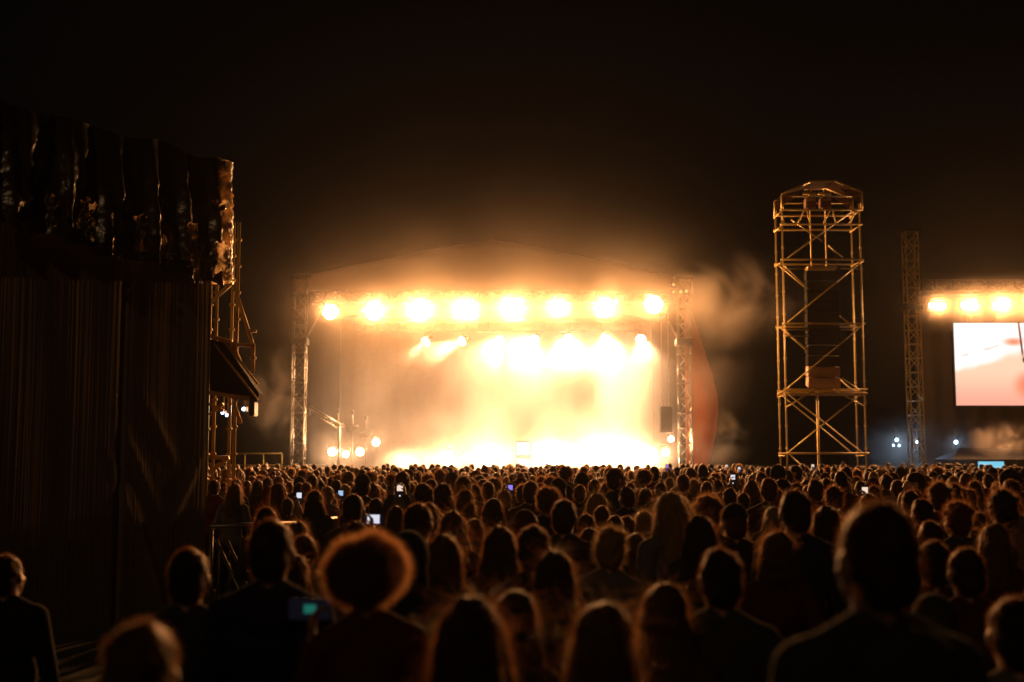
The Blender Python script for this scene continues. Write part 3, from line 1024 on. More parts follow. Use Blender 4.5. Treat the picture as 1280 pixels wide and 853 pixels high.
def upper(u, v):
    z = z_low(u) - 0.10 - 0.10 * abs(math.sin(u * 23)) * (1 if noise.noise(Vector((u * 9, 0, 5))) > 0 else 0.3)
    zz = z + (z_top + 0.05 * noise.noise(Vector((u * 6, 2, 0))) + 0.03 * math.sin(u * 20) - z) * v
    fold = 0.07 * (math.sin(u * 39.6 + 0.9 * math.sin(v * 3 + u * 5)) + 0.4 * math.sin(u * 91 + 2 * v)) * (0.16 + 0.84 * math.sin(math.pi * min(1, 1.15 * (1 - v)) * 0.5))
    sag = crumple((u * wl_, zz, 0.0), 2.6, 0.042 * (1.15 - v))
    return A + wdir * (u * wl_) + wn * (0.14 + fold + sag) + Vector((0, 0, zz))


MB().grid(upper, 220, 90).build('plastic_sheet', M['foil'], ct, True)


def lower(u, v):
    z1 = z_low(u) - 0.02 * math.sin(u * 9)
    zz = z1 * v
    pl = (0.0045 * noise.noise(Vector((u * 130, v * 0.9, 0))) + 0.0015 * noise.noise(Vector((u * 270, v * 1.4, 6))) + 0.006 * math.sin(u * 33 + v * 1.5 + 2 * noise.noise(Vector((u * 3, v, 4)))) + 0.02 * noise.noise(Vector((u * 7, v * 2.5, 1)))
          - 0.05 * math.exp(-((u - 0.62) / 0.012) ** 2))
    # swags near the free edge
    sw2 = 0.0
    for uc, vc, sl in ((0.66, 0.30, 1.6), (0.70, 0.42, 1.3), (0.74, 0.2, 1.9), (0.9, 0.35, -1.4), (0.8, 0.5, 1.1)):
        d = (v - vc) + sl * (u - uc)
        sw2 += 0.022 * math.exp(-(d / 0.03) ** 2) * math.exp(-((u - uc) / 0.07) ** 2)
    return A + wdir * (u * wl_) + wn * (0.02 + pl * (0.5 + 0.5 * v) + sw2) + Vector((0, 0, zz))


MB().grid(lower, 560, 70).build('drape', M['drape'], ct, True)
for u0, u1, za, zb, sd in ((0.90, 0.985, 0.0, 0.42, 1), (0.80, 0.835, -0.02, 0.55, 2), (0.70, 0.735, -0.03, 0.32, 3), (0.585, 0.61, 0.0, 0.45, 4), (0.36, 0.40, -0.04, 0.42, 5), (0.245, 0.265, 0.0, 0.3, 6), (0.90, 0.97, 0.85, 0.95, 7)):
    def flap(u, v, u0=u0, u1=u1, za=za, zb=zb, sd=sd):
        uu = u0 + (u1 - u0) * u + 0.02 * noise.noise(Vector((sd, v * 4, u)))
        zz = z_low(uu) - 0.06 + za + (zb - za) * v + 0.12 * noise.noise(Vector((u * 4, sd, v * 2)))
        c_ = crumple((uu * wl_ * 1.6, zz * 1.3, sd), 4.0, 0.07)
        return A + wdir * (uu * wl_) + wn * (0.32 + c_ + 0.05 * math.sin(u * 9 + sd)) + Vector((0, 0, zz))
    MB().grid(flap, 40, 50).build('torn_flap', M['clear_foil'], ct, True)
# crumpled corner wrap facing the stage
cr0 = B + wdir * 0.07 + wn * 0.05


def wrap(u, v):
    zz = 4.36 + (z_top - 4.36) * v
    th = u * 2 * math.pi
    r = 0.10 + 0.03 * (1 - v) + crumple((math.cos(th) * 0.4, math.sin(th) * 0.4, zz), 3.6, 0.05)
    return cr0 + Vector((math.cos(th) * r, math.sin(th) * r, zz))


MB().grid(wrap, 60, 150).build('corner_wrap', M['clear_foil'], ct, True)
# stage-facing side of the booth and its scaffold frame
back = Vector((-wn.x, -wn.y, 0)) * 2.6
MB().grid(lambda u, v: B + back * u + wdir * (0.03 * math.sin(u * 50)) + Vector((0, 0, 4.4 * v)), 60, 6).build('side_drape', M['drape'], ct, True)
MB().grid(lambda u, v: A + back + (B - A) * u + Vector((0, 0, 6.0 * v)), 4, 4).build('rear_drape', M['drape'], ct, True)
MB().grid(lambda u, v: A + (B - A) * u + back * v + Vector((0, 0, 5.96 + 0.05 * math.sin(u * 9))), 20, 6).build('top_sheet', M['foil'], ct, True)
for u in (0.02, 0.35, 0.68, 0.985):
    for k in (0.06, 0.94):
        p = A + wdir * wl_ * u + back * k
        MB().tube(p, p + Vector((0, 0, 5.9)), 0.045).build('standard', M['steel'], ct, True)
for z in (2.0, 4.35, 5.85):
    MB().tube(A + back * 0.03 + Vector((0, 0, z)), B + back * 0.03 + Vector((0, 0, z)), 0.04).build('ledger', M['steel'], ct, True)
MB().tube(B + wdir * 0.16 + Vector((0, 0, 5.98)), B - wdir * 0.3 + Vector((0, 0, 5.98)), 0.05).build('tube_end', M['steel'], ct, True)

# open scaffold frame behind it
FY = 20.0
fb = at(290, 573, FY)
fs = thing('scaffold', (fb.x, FY, 0), 'open orange-lit scaffold frame peeking out behind the draped tower', 'scaffold')


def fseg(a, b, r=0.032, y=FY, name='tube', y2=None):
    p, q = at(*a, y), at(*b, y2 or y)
    return MB().tube(p, q, r).build(name, M['gold_lit_tube'], fs, True)


def fpost(px, y0, y1, y=FY, r=0.03):
    p, q = at(px, y0, y), at(px, y1, y)
    p.x = q.x
    if y1 > 590:
        q.z = 0
    mb = MB().tube(p, q, r)
    n = max(2, int((p.z - q.z) / 0.45))
    for k in range(n):
        z = q.z + 0.25 + k * 0.45
        mb.tube((q.x, y, z), (q.x, y, z + 0.04), r * 1.8)
    return mb.build('standard', M['gold_lit_tube'], fs, True)


fpost(289.5, 278, 700)
fpost(263, 278, 700)
fpost(255, 278, 700, FY + 1.6)
fpost(283, 278, 700, FY + 1.6)
fpost(316, 430, 468, FY, 0.03)
for a, b in (((262, 284), (291, 283)), ((262, 276), (290, 283)), ((262, 302), (291, 302)), ((262, 355), (291, 355)), ((275, 349), (291, 354)), ((262, 379), (289, 355)),
             ((292, 356), (312, 418)), ((312, 418), (316, 432)), ((262, 427), (317, 433)), ((262, 420), (290, 428)), ((290, 428), (300, 452)), ((284, 430), (299, 451)),
             ((262, 519), (279, 505)), ((292, 504), (301, 529)), ((262, 572), (286, 572)), ((262, 590), (286, 572)), ((262, 505), (279, 514)), ((264, 302), (289, 284))):
    fseg(a, b, name='brace')
# awning
aw = thing('awning', at(292, 470, FY), 'black slanting awning projecting from the scaffold frame above cold lamps', 'awning')
pts = [at(262, 424, FY - 0.2), at(281, 429, FY - 0.2), at(324, 492, FY - 0.2), at(321, 503, FY - 0.2), at(262, 493, FY - 0.2)]
dv = Vector((0, 0.35, 0))
MB().add([p for p in pts] + [p + dv for p in pts], [(0, 1, 2, 3, 4), (9, 8, 7, 6, 5), (0, 5, 6, 1), (1, 6, 7, 2), (2, 7, 8, 3), (3, 8, 9, 4), (4, 9, 5, 0)]).build('canopy', M['black_box'], aw)
MB().tube(at(281, 428, FY - 0.23), at(323, 481, FY - 0.23), 0.02).build('rafter', M['steel'], aw, True)
MB().tube(at(268, 430, FY - 0.23), at(322, 500, FY - 0.23), 0.02).build('rafter', M['steel'], aw, True)
MB().tube(at(262, 491, FY - 0.25), at(312, 498, FY - 0.25), 0.035).build('front_beam', M['steel'], aw, True)
MB().bevel_box(at(317, 510, FY - 0.1), (0.09, 0.3, 0.28), 0.015).build('corner_weight', M['black_metal'], aw)

# ------------------------------------------------------------------ crowd barrier
BY = 13.2
b0, b1 = at(262, 653, BY), at(376, 643, BY + 0.6)


def barrier(p, q, label, face):
    p, q = Vector(p), Vector(q)
    h = 1.26
    t = thing('crowd_barrier', ((p.x + q.x) / 2, (p.y + q.y) / 2, 0), label, 'barrier', 'crowd barriers')
    d = (q - p)
    d.z = 0
    u = d.normalized()
    n = Vector((u.y, -u.x, 0)) * face
    P = lambda k, z, o=0: Vector((p.x + d.x * k, p.y + d.y * k, z)) + n * o
    MB().tube(P(0, h), P(1, h), 0.028).build('top_rail', M['alu'], t, True)
    MB().tube(P(0, 0.12), P(1, 0.12), 0.025).build('bottom_rail', M['alu'], t, True)
    mb = MB()
    nv = int(d.length / 0.11)
    for k in range(1, nv):
        mb.tube(P(k / nv, 0.12), P(k / nv, h), 0.009, n=6)
    mb.build('bars', M['alu'], t, True)
    nb = max(2, round(d.length / 0.62))
    for k in range(nb):
        a0 = (k + 0.12) / nb
        for s in (0, 0.12 / d.length):
            MB().tube(P(a0 + s, 1.12, 0.03), P(min(1, a0 + s + 0.36 / d.length), 0.06, 0.55), 0.018).build('stay', M['alu'], t, True)
    for k in (0.02, 0.98):
        MB().tube(P(k, 0.0), P(k, h), 0.025).build('upright', M['alu'], t, True)
    MB().box(P(0.5, 0.02, 0.3), (d.length, 0.6, 0.03), Matrix.Rotation(math.atan2(u.y, u.x), 3, 'Z')).build('foot_plate', M['alu'], t)
    return t


barrier((b0.x, BY, 0), (b1.x, BY + 0.6, 0), 'metal crowd barrier with bright top rail beside the draped tower', 1)
barrier((b1.x + 0.05, BY + 0.6, 0), (b1.x + 0.35, BY + 2.4, 0), 'metal crowd barrier running away towards the stage from the first barrier', 1)

# ------------------------------------------------------------------ people: prototypes
DG = None


def remesh(mb, name, voxel, smooth=3, factor=0.5):
    me = mb.mesh(name)
    o = bpy.data.objects.new(name + '_source', me)
    COL.objects.link(o)
    r = o.modifiers.new('r', 'REMESH')
    r.mode = 'VOXEL'
    r.voxel_size = voxel
    r.use_smooth_shade = True
    if smooth:
        s = o.modifiers.new('s', 'SMOOTH')
        s.factor = factor
        s.iterations = smooth
    dg = bpy.context.evaluated_depsgraph_get()
    out = bpy.data.meshes.new_from_object(o.evaluated_get(dg))
    out.name = name
    out.materials.clear()
    bpy.data.objects.remove(o)
    bpy.data.meshes.remove(me)
    out.polygons.foreach_set('use_smooth', [True] * len(out.polygons))
    return out


def hand(mb, wrist, axis, palm_n, thumb, curl=0.5, spread=0.05):
    """palm, four unequal bent fingers and a thumb leaving the side of the palm"""
    wrist, a, n = Vector(wrist), Vector(axis).normalized(), Vector(palm_n).normalized()
    s = Vector(thumb).normalized()
    for k in (-0.028, -0.009, 0.010, 0.028):
        mb.cap(wrist + s * k * 0.6, 0.018, wrist + a * 0.085 + s * k, 0.0155)
    for k, L in ((0.030, 0.068), (0.011, 0.078), (-0.009, 0.072), (-0.028, 0.056)):
        p = wrist + a * 0.09 + s * k
        d = (a + s * k * 2 * spread * 10).normalized()
        for j, f in enumerate((0.45, 0.32, 0.23)):
            c = curl * (0.7 + 0.75 * j)
            dd = (d * math.cos(c) + n * math.sin(c)).normalized()
            q = p + dd * L * f
            mb.cap(p, 0.0098 - 0.0012 * j, q, 0.0088 - 0.0012 * j, 8)
            p = q
    p = wrist + a * 0.025 + s * 0.03
    for j, (f, c) in enumerate(((0.04, 0.25), (0.03, 0.5 + curl * 0.5))):
        dd = (s * math.cos(0.7 + c * 0.6) + a * math.sin(0.7 + c * 0.4) + n * c).normalized()
        q = p + dd * f
        mb.cap(p, 0.0125 - 0.002 * j, q, 0.0105 - 0.002 * j, 8)
        p = q


POSES = {   # elbow, wrist, hand axis, palm normal, thumb side, curl, for the arm at +x; the arm at -x; mirrored
    'down': ((0.245, -0.03, 1.12), (0.235, 0.07, 0.88), (-0.05, 0.15, -1), (-1, 0, 0), (0, 1, 0), 0.35),
    'front': ((0.235, 0.03, 1.13), (0.06, 0.22, 1.05), (-0.9, 0.3, 0), (0, -0.3, -0.8), (0, 0.4, 0.9), 0.5),
    'text': ((0.23, 0.05, 1.13), (0.21, 0.30, 1.20), (-0.05, 0.5, 0.8), (-1, -0.3, 0.1), (-0.2, -0.8, 0.5), 0.8),
    'cheek': ((0.27, 0.06, 1.15), (0.235, 0.18, 1.41), (-0.1, 0.1, 1), (-1, 0.1, 0), (0, -1, 0.1), 0.9),
    'phone': ((0.23, 0.20, 1.36), (0.085, 0.36, 1.66), (-0.15, 0.1, 1), (-1, 0.1, 0), (0, -1, 0.1), 0.9),
    'high': ((0.20, 0.14, 1.62), (0.075, 0.22, 1.90), (-0.1, 0.1, 1), (-1, 0.1, 0), (0, -1, 0.1), 0.9),
    'fist': ((0.26, 0.06, 1.65), (0.25, 0.10, 1.92), (0, 0.05, 1), (0, 1, 0), (-1, 0, 0), 1.45),
    'open': ((0.28, 0.03, 1.63), (0.32, 0.06, 1.90), (0.1, 0.05, 1), (0, 1, 0), (-1, 0, 0), 0.15),
    'loop': ((0.36, 0.0, 1.62), (0.12, 0.02, 1.90), (-0.9, 0, 0.35), (0, 0, -1), (0, 1, 0), 0.5),
}
BODIES = {   # female?, right arm, left arm
    'man': (0, 'down', 'down'), 'woman': (1, 'down', 'front'), 'man_folded': (0, 'front', 'front'),
    'phone_low': (1, 'down', 'cheek'), 'filming': (1, 'phone', 'down'), 'filming_high': (0, 'high', 'high'),
    'fist': (0, 'fist', 'down'), 'open': (1, 'open', 'down'), 'loop': (1, 'loop', 'loop'), 'two_up': (0, 'open', 'fist')}


def mir(p, s):
    return Vector((p[0] * s, p[1], p[2]))


def torso(mb, f, e=0.0, z_lo=0.8):
    k = 0.88 if f else 1.0
    hp = 1.03 if f else 1.0
    mb.ell((0, 0, 0.96), (0.165 * hp + e, 0.11 + e, 0.13), 20, 12)
    mb.ell((0, 0, 1.10), (0.14 * (0.9 if f else 1) + e, 0.092 + e, 0.17), 20, 12)
    mb.ell((0, -0.005, 1.29), (0.168 * k + e, 0.112 + e, 0.17), 20, 12)
    mb.cap((-0.155 * k, -0.015, 1.415), 0.055 + e, (0.155 * k, -0.015, 1.415), 0.055 + e)
    for s in (-1, 1):
        mb.cap((s * 0.12 * k, -0.025, 1.435), 0.048 + e, (s * 0.035, -0.022, 1.485), 0.046 + e * 0.8)
        if f:
            mb.ell((s * 0.07, 0.085, 1.26), (0.062 + e, 0.055 + e, 0.062))


def arm(mb, f, s, pose, e=0.0, to=1.0, hands=True):
    k = 0.88 if f else 1.0
    el, wr, ax, pn, th, cu = POSES[pose]
    sh = Vector((s * 0.175 * k, -0.015, 1.405))
    el, wr = mir(el, s), mir(wr, s)
    mb.cap(sh, (0.053 if f else 0.058) + e, el, 0.040 + e)
    if to > 0.5:
        mb.cap(el, 0.040 + e, el.lerp(wr, to), 0.040 + (0.027 - 0.040) * to + e)
    if hands:
        mb_hand_pos = wr
        hand(mb, mb_hand_pos, mir(ax, s), mir(pn, s), mir(th, s), cu)


def legs(mb, e=0.0, feet=True):
    for s in (-1, 1):
        mb.cap((s * 0.088, 0, 0.92), 0.092 + e, (s * 0.10, 0.012, 0.49), 0.06 + e)
        mb.cap((s * 0.10, 0.012, 0.49), 0.06 + e, (s * 0.102, -0.025, 0.11), 0.042 + e)
        mb.ell((s * 0.10, -0.03, 0.36), (0.055 + e, 0.058 + e, 0.11))
        if feet:
            mb.cap((s * 0.103, -0.05, 0.045), 0.043, (s * 0.118, 0.13, 0.034), 0.034)


def head(mb):
    mb.cap((0, -0.02, 1.40), 0.062, (0, 0.0, 1.58), 0.055)
    mb.ell((0, -0.018, 1.648), (0.076, 0.096, 0.103), 24, 16)
    mb.ell((0, 0.04, 1.60), (0.06, 0.056, 0.085), 20, 14)
    mb.ell((0, 0.068, 1.545), (0.034, 0.03, 0.026))
    mb.cap((0, 0.088, 1.645), 0.011, (0, 0.108, 1.602), 0.0165)
    mb.ell((0, 0.094, 1.574), (0.024, 0.012, 0.0075))
    mb.ell((0, 0.092, 1.562), (0.021, 0.012, 0.008))
    for s in (-1, 1):
        mb.ell((s * 0.031, 0.083, 1.664), (0.024, 0.012, 0.008))
        mb.ell((s * 0.031, 0.078, 1.645), (0.014, 0.013, 0.011))
        mb.ell((s * 0.04, 0.07, 1.61), (0.022, 0.02, 0.02))
        mb.ell((s * 0.08, -0.008, 1.625), (0.011, 0.022, 0.034), rot=Matrix.Rotation(s * R(18), 3, 'Z'))


BODY, TOP, PANTS = {}, {}, {}
for nm, (f, ra, la_) in BODIES.items():
    mb = MB()
    torso(mb, f)
    head(mb)
    legs(mb)
    arm(mb, f, 1, ra)
    arm(mb, f, -1, la_)
    BODY[nm] = remesh(mb, 'person', 0.0085, 2)
    mb = MB()
    torso(mb, f, 0.016)
    sl = 0.9 if nm in ('man', 'man_folded', 'phone_low', 'woman', 'filming_high') else 0.3
    arm(mb, f, 1, ra, 0.014, sl, False)
    arm(mb, f, -1, la_, 0.014, sl, False)
    TOP[nm] = remesh(mb, 'top', 0.013, 3)
mb = MB()
legs(mb, 0.014, False)
mb.ell((0, 0, 0.95), (0.172, 0.118, 0.12), 20, 12)
PANTS = remesh(mb, 'trousers', 0.015, 3)
mb = MB()
for s in (-1, 1):
    mb.cap((0, -0.1, 1.47), 0.05, (s * 0.09, -0.07, 1.455), 0.045)
    mb.cap((s * 0.09, -0.07, 1.455), 0.045, (s * 0.10, 0.03, 1.44), 0.03)
mb.ell((0, -0.135, 1.43), (0.12, 0.05, 0.085))
HOODROLL = remesh(mb, 'hood', 0.012, 2)
mb = MB()
mb.ell((0, -0.03, 1.66), (0.10, 0.122, 0.125), 24, 16)
mb.ell((0, -0.05, 1.55), (0.098, 0.095, 0.13), 20, 12)
HOODUP = remesh(mb, 'hood', 0.012, 2)


def ribbons(me, n, length, width, comb, lift, curl=0.0, droop=0.0, seg=4, zmin=None, jitter=0.35, seed=1):
    """Returns strand ribbons grown from the faces of a hair mass."""
    rnd = np.random.default_rng(seed)
    me.calc_loop_triangles()
    V = np.empty(len(me.vertices) * 3)
    me.vertices.foreach_get('co', V)
    V = V.reshape(-1, 3)
    T = np.empty(len(me.loop_triangles) * 3, np.int32)
    me.loop_triangles.foreach_get('vertices', T)
    T = T.reshape(-1, 3)
    a, b, c = V[T[:, 0]], V[T[:, 1]], V[T[:, 2]]
    N = np.cross(b - a, c - a)
    ar = np.linalg.norm(N, axis=1)
    N = N / np.maximum(ar, 1e-12)[:, None]
    cen = (a + b + c) / 3
    wgt = ar.copy()
    if zmin is not None:
        wgt *= cen[:, 2] > zmin
    idx = rnd.choice(len(T), n, p=wgt / wgt.sum())
    u, v = rnd.random(n), rnd.random(n)
    fl = u + v > 1
    u[fl], v[fl] = 1 - u[fl], 1 - v[fl]
    P = a[idx] + u[:, None] * (b - a)[idx] + v[:, None] * (c - a)[idx]
    n_ = N[idx]
    t = np.array(comb)[None, :] - n_ * (n_ @ np.array(comb))[:, None]
    D = t + n_ * (lift * (0.4 + 1.2 * rnd.random(n)))[:, None] + rnd.normal(0, jitter, (n, 3))
    D /= np.linalg.norm(D, axis=1)[:, None]
    L = length * (0.4 + 0.9 * rnd.random(n)) / seg
    S = np.cross(D, rnd.normal(0, 1, (n, 3)))
    S /= np.linalg.norm(S, axis=1)[:, None]
    P = P - n_ * 0.004
    rows = []
    ph = rnd.random(n) * 6.28
    W2 = np.cross(D, S)
    for k in range(seg + 1):
        wd_ = width * (1 - 0.75 * k / seg) * (0.6 + 0.8 * rnd.random(n)) / 2
        off = 0
        if curl:
            off = (S * np.cos(ph + k * 1.9)[:, None] + W2 * np.sin(ph + k * 1.9)[:, None]) * (curl * k / seg)
        rows.append((P + off - S * wd_[:, None], P + off + S * wd_[:, None]))
        D = D + np.array((0, 0, -droop)) * 1.0 + rnd.normal(0, 0.12, (n, 3))
        D /= np.linalg.norm(D, axis=1)[:, None]
        P = P + D * L[:, None]
    verts = np.stack([x for r_ in rows for x in r_], 1).reshape(-1, 3)      # n, 2*(seg+1), 3
    st_ = 2 * (seg + 1)
    base = (np.arange(n) * st_)[:, None, None]
    q = np.array([[2 * k, 2 * k + 1, 2 * k + 3, 2 * k + 2] for k in range(seg)])[None]
    return verts, (base + q).reshape(-1, 4)


HIDX = {}


def merge_np(name, me, verts, quads):
    V = np.empty(len(me.vertices) * 3)
    me.vertices.foreach_get('co', V)
    V = V.reshape(-1, 3)
    fs = [tuple(p.vertices) for p in me.polygons]
    o = len(V)
    out = bpy.data.meshes.new(name)
    out.from_pydata(np.vstack([V, verts]).tolist(), [], fs + (quads + o).tolist())
    out.polygons.foreach_set('use_smooth', [True] * len(out.polygons))
    out.update()
    HIDX[out.name] = [0] * len(fs) + [1] * len(quads)
    return out


def crown_core(mb, k=1.0, back=True):
    mb.ell((0, -0.026, 1.668), (0.083 * k, 0.104 * k, 0.097 * k), 24, 16)
    if back:
        mb.ell((0, -0.055, 1.615), (0.077 * k, 0.068 * k, 0.085), 20, 12)


def hair_proto(kind, seed):
    mb = MB()
    rn = random.Random(seed)
    kw = None
    if kind == 'short':
        crown_core(mb)
        kw = dict(n=2600, length=0.018, width=0.0012, comb=(0.2, 0.3, 0.3), lift=0.9)
    elif kind == 'crop':
        crown_core(mb, 0.975)
        kw = dict(n=2200, length=0.012, width=0.0010, comb=(0, 0, 0.2), lift=1.2)
    elif kind == 'messy':
        crown_core(mb, 1.05)
        for _ in range(26):
            a_, b_ = rn.uniform(0, 6.28), rn.uniform(0.15, 1.35)
            mb.ell((0.085 * math.sin(b_) * math.cos(a_), -0.03 + 0.10 * math.sin(b_) * math.sin(a_), 1.668 + 0.10 * math.cos(b_)), (0.026, 0.026, 0.022))
        kw = dict(n=3000, length=0.045, width=0.0013, comb=(0.3, 0.2, 0.5), lift=0.9, jitter=0.5)
    elif kind in ('curly', 'afro'):
        k = 1.0 if kind == 'curly' else 1.12
        c = Vector((0, -0.035, 1.672 if kind == 'curly' else 1.662))
        rr = Vector((0.105 * k, 0.115 * k, 0.107 * k))
        mb.ell(c, Vector((rr.x, rr.y, rr.z * 0.93)) * 0.88, 24, 16)
        for _ in range(90 if kind == 'curly' else 170):
            v = Vector((rn.gauss(0, 1), rn.gauss(0, 1), rn.gauss(0, 1))).normalized()
            if v.y > 0.55 and v.z < 0.35:
                continue
            p = c + Vector((v.x * rr.x, v.y * rr.y, v.z * rr.z * (1 if v.z > 0 else 0.82))) * (rn.uniform(0.84, 0.99) + (0.16 * noise.noise(v * 2.6 + Vector((3, 1, 4))) if kind == 'afro' else 0.05 * noise.noise(v * 2)))
            q = rn.uniform(0.016, 0.028) * k
            mb.ell(p, (q, q, q), 8, 6)
        kw = dict(n=4500 if kind == 'curly' else 15000, length=0.036 * k, width=0.0013, comb=(0, 0, 0.05), lift=1.4, curl=0.010, jitter=0.5, seg=5)
    elif kind in ('long', 'wavy'):
        crown_core(mb, 1.04)
        zb = 1.34
        mb.ell((0, -0.06, 1.60), (0.094, 0.075, 0.12), 20, 14)
        mb.ell((0, -0.08, 1.49), (0.108, 0.056, 0.14), 20, 14)
        mb.ell((0, -0.10, 1.385), (0.105, 0.045, 0.12), 20, 14)
        for s in (-1, 1):
            mb.cap((s * 0.074, -0.01, 1.64), 0.022, (s * 0.102, 0.0, 1.50), 0.026)
            mb.cap((s * 0.102, 0.0, 1.50), 0.026, (s * 0.112, 0.045, 1.36), 0.018)
        kw = dict(n=4200, length=0.11, width=0.0014, comb=(0, -0.1, -1), lift=0.10, jitter=0.14 if kind == 'long' else 0.28, droop=0.3,
                  curl=0.0 if kind == 'long' else 0.012, seg=5)
    elif kind == 'bob':
        crown_core(mb, 1.04)
        mb.ell((0, -0.05, 1.60), (0.098, 0.078, 0.10), 20, 14)
        for s in (-1, 1):
            mb.cap((s * 0.078, -0.01, 1.63), 0.024, (s * 0.108, -0.01, 1.505), 0.02)
            mb.cap((s * 0.07, -0.07, 1.60), 0.04, (s * 0.095, -0.06, 1.50), 0.025)
        mb.cap((-0.07, -0.1, 1.51), 0.03, (0.07, -0.1, 1.51), 0.03)
        kw = dict(n=3600, length=0.08, width=0.0014, comb=(0, -0.1, -1), lift=0.28, jitter=0.2, droop=0.1, seg=4)
    elif kind == 'ponytail':
        crown_core(mb, 0.99)
        mb.ell((0, -0.13, 1.69), (0.03, 0.03, 0.028))
        mb.cap((0, -0.14, 1.69), 0.026, (0, -0.175, 1.60), 0.036)
        mb.cap((0, -0.175, 1.60), 0.036, (0.01, -0.155, 1.43), 0.016)
        kw = dict(n=2600, length=0.05, width=0.0012, comb=(0, -0.6, -0.3), lift=0.3, jitter=0.25)
    elif kind == 'bun':
        crown_core(mb, 0.99)
        mb.ell((0, -0.075, 1.775), (0.052, 0.052, 0.046), 16, 10)
        for _ in range(20):
            v = Vector((rn.gauss(0, 1), rn.gauss(0, 1), rn.gauss(0, 1))).normalized()
            mb.ell(Vector((0, -0.075, 1.775)) + v * 0.042, (0.017,) * 3, 8, 6)
        kw = dict(n=2600, length=0.04, width=0.0012, comb=(0, -0.4, 0.6), lift=0.4, jitter=0.3)
    core = remesh(mb, 'hair', 0.0095 if kind != 'afro' else 0.012, 2)
    # uneven locks: push the mass in and out
    if kind not in ('crop', 'afro', 'curly'):
        amp = {'short': 0.008, 'messy': 0.013, 'long': 0.011, 'wavy': 0.016, 'bob': 0.010}.get(kind, 0.007)
        nr = [v.normal.copy() for v in core.vertices]
        off = Vector((seed * 1.37, seed * 0.71, 0))
        for v, n_ in zip(core.vertices, nr):
            st2 = Vector((v.co.x * 26, v.co.y * 26, v.co.z * (9 if kind in ('long', 'wavy', 'bob') else 22))) + off
            v.co += n_ * amp * (noise.noise(st2) + 0.8 * noise.noise(v.co * 9 + off))
    v, q = ribbons(core, seed=seed, zmin=1.36 if kind in ('long', 'wavy') else None, **kw)
    vs, qs = [v], [q]
    # stray flyaway hairs give the lit fringe
    v2, q2 = ribbons(core, 260 if kind != 'afro' else 1200, kw['length'] * 1.2, 0.0008, (0, 0, 0.3), 1.0, 0.006, 0.15, 5, zmin=1.5, jitter=0.6, seed=seed + 50)
    qs.append(q2 + len(v))
    vs.append(v2)
    return merge_np('hair', core, np.vstack(vs), np.vstack(qs))


HAIRKINDS = ['short', 'crop', 'messy', 'curly', 'afro', 'long', 'wavy', 'bob', 'ponytail', 'bun']
HAIRM = {k: [hair_proto(k, 11 + i)] for i, k in enumerate(HAIRKINDS)}
for k in ('short', 'messy', 'long', 'wavy'):
    HAIRM[k].append(hair_proto(k, 91 + len(k)))
HW = {'short': 0.185, 'crop': 0.17, 'messy': 0.20, 'curly': 0.235, 'afro': 0.325, 'long': 0.215, 'wavy': 0.225, 'bob': 0.22, 'ponytail': 0.18, 'bun': 0.18, 'cap': 0.185, 'hood': 0.20, 'beanie': 0.185}
HTOP = {'short': 1.775, 'crop': 1.76, 'messy': 1.80, 'curly': 1.79, 'afro': 1.80, 'long': 1.775, 'wavy': 1.78, 'bob': 1.775, 'ponytail': 1.765, 'bun': 1.83, 'cap': 1.79, 'hood': 1.785, 'beanie': 1.80}

# caps
mb = MB()
mb.ell((0, -0.022, 1.685), (0.09, 0.112, 0.098), 24, 16)
CAP = remesh(mb, 'cap', 0.011, 2)
bm = bmesh.new()
bm.from_mesh(CAP)
bmesh.ops.bisect_plane(bm, geom=bm.verts[:] + bm.edges[:] + bm.faces[:], plane_co=(0, 0, 1.675), plane_no=(0, 0.05, 1), clear_inner=True)
vs0 = len(bm.verts)
ring = []
for i in range(13):
    a_ = R(-65 + 130 * i / 12)
    p0 = bm.verts.new((0.088 * math.sin(a_), -0.022 + 0.11 * math.cos(a_), 1.684))
    p1 = bm.verts.new((0.088 * math.sin(a_) * 0.96, -0.022 + 0.11 * math.cos(a_) + 0.085 * math.cos(a_ * 0.75) ** 1, 1.668 - 0.012 * abs(math.sin(a_))))
    ring.append((p0, p1))
for (a0, a1), (c0, c1) in zip(ring, ring[1:]):
    bm.faces.new((a0, c0, c1, a1))
bmesh.ops.create_icosphere(bm, subdivisions=2, radius=0.009, matrix=Matrix.Translation((0, -0.022, 1.783)))
bm.to_mesh(CAP)
bm.free()
CAP.polygons.foreach_set('use_smooth', [True] * len(CAP.polygons))
mb = MB()
mb.ell((0, -0.028, 1.685), (0.089, 0.110, 0.108), 24, 16)
for i in range(18):
    a_ = 2 * math.pi * i / 18
    mb.ell((0.086 * math.cos(a_), -0.028 + 0.106 * math.sin(a_), 1.682), (0.016, 0.016, 0.026), 8, 6)
BEANIE = remesh(mb, 'beanie', 0.010, 2)

# every shared mesh has one slot; the material sits on the object
for me in list(BODY.values()) + list(TOP.values()) + [PANTS, HOODROLL, HOODUP, CAP, BEANIE] + [m for l in HAIRM.values() for m in l]:
    me.materials.clear()
    me.materials.append(None)
for l in HAIRM.values():
    for me in l:
        me.materials.append(None)
        me.polygons.foreach_set('material_index', np.array(HIDX[me.name], np.int32))


def link_mesh(name, me, mat, parent=None):
    o = bpy.data.objects.new(name, me)
    COL.objects.link(o)
    for i, m in enumerate(mat if isinstance(mat, tuple) else (mat,)):
        o.material_slots[i].link = 'OBJECT'
        o.material_slots[i].material = m
    if parent:
        o.parent = parent
    return o


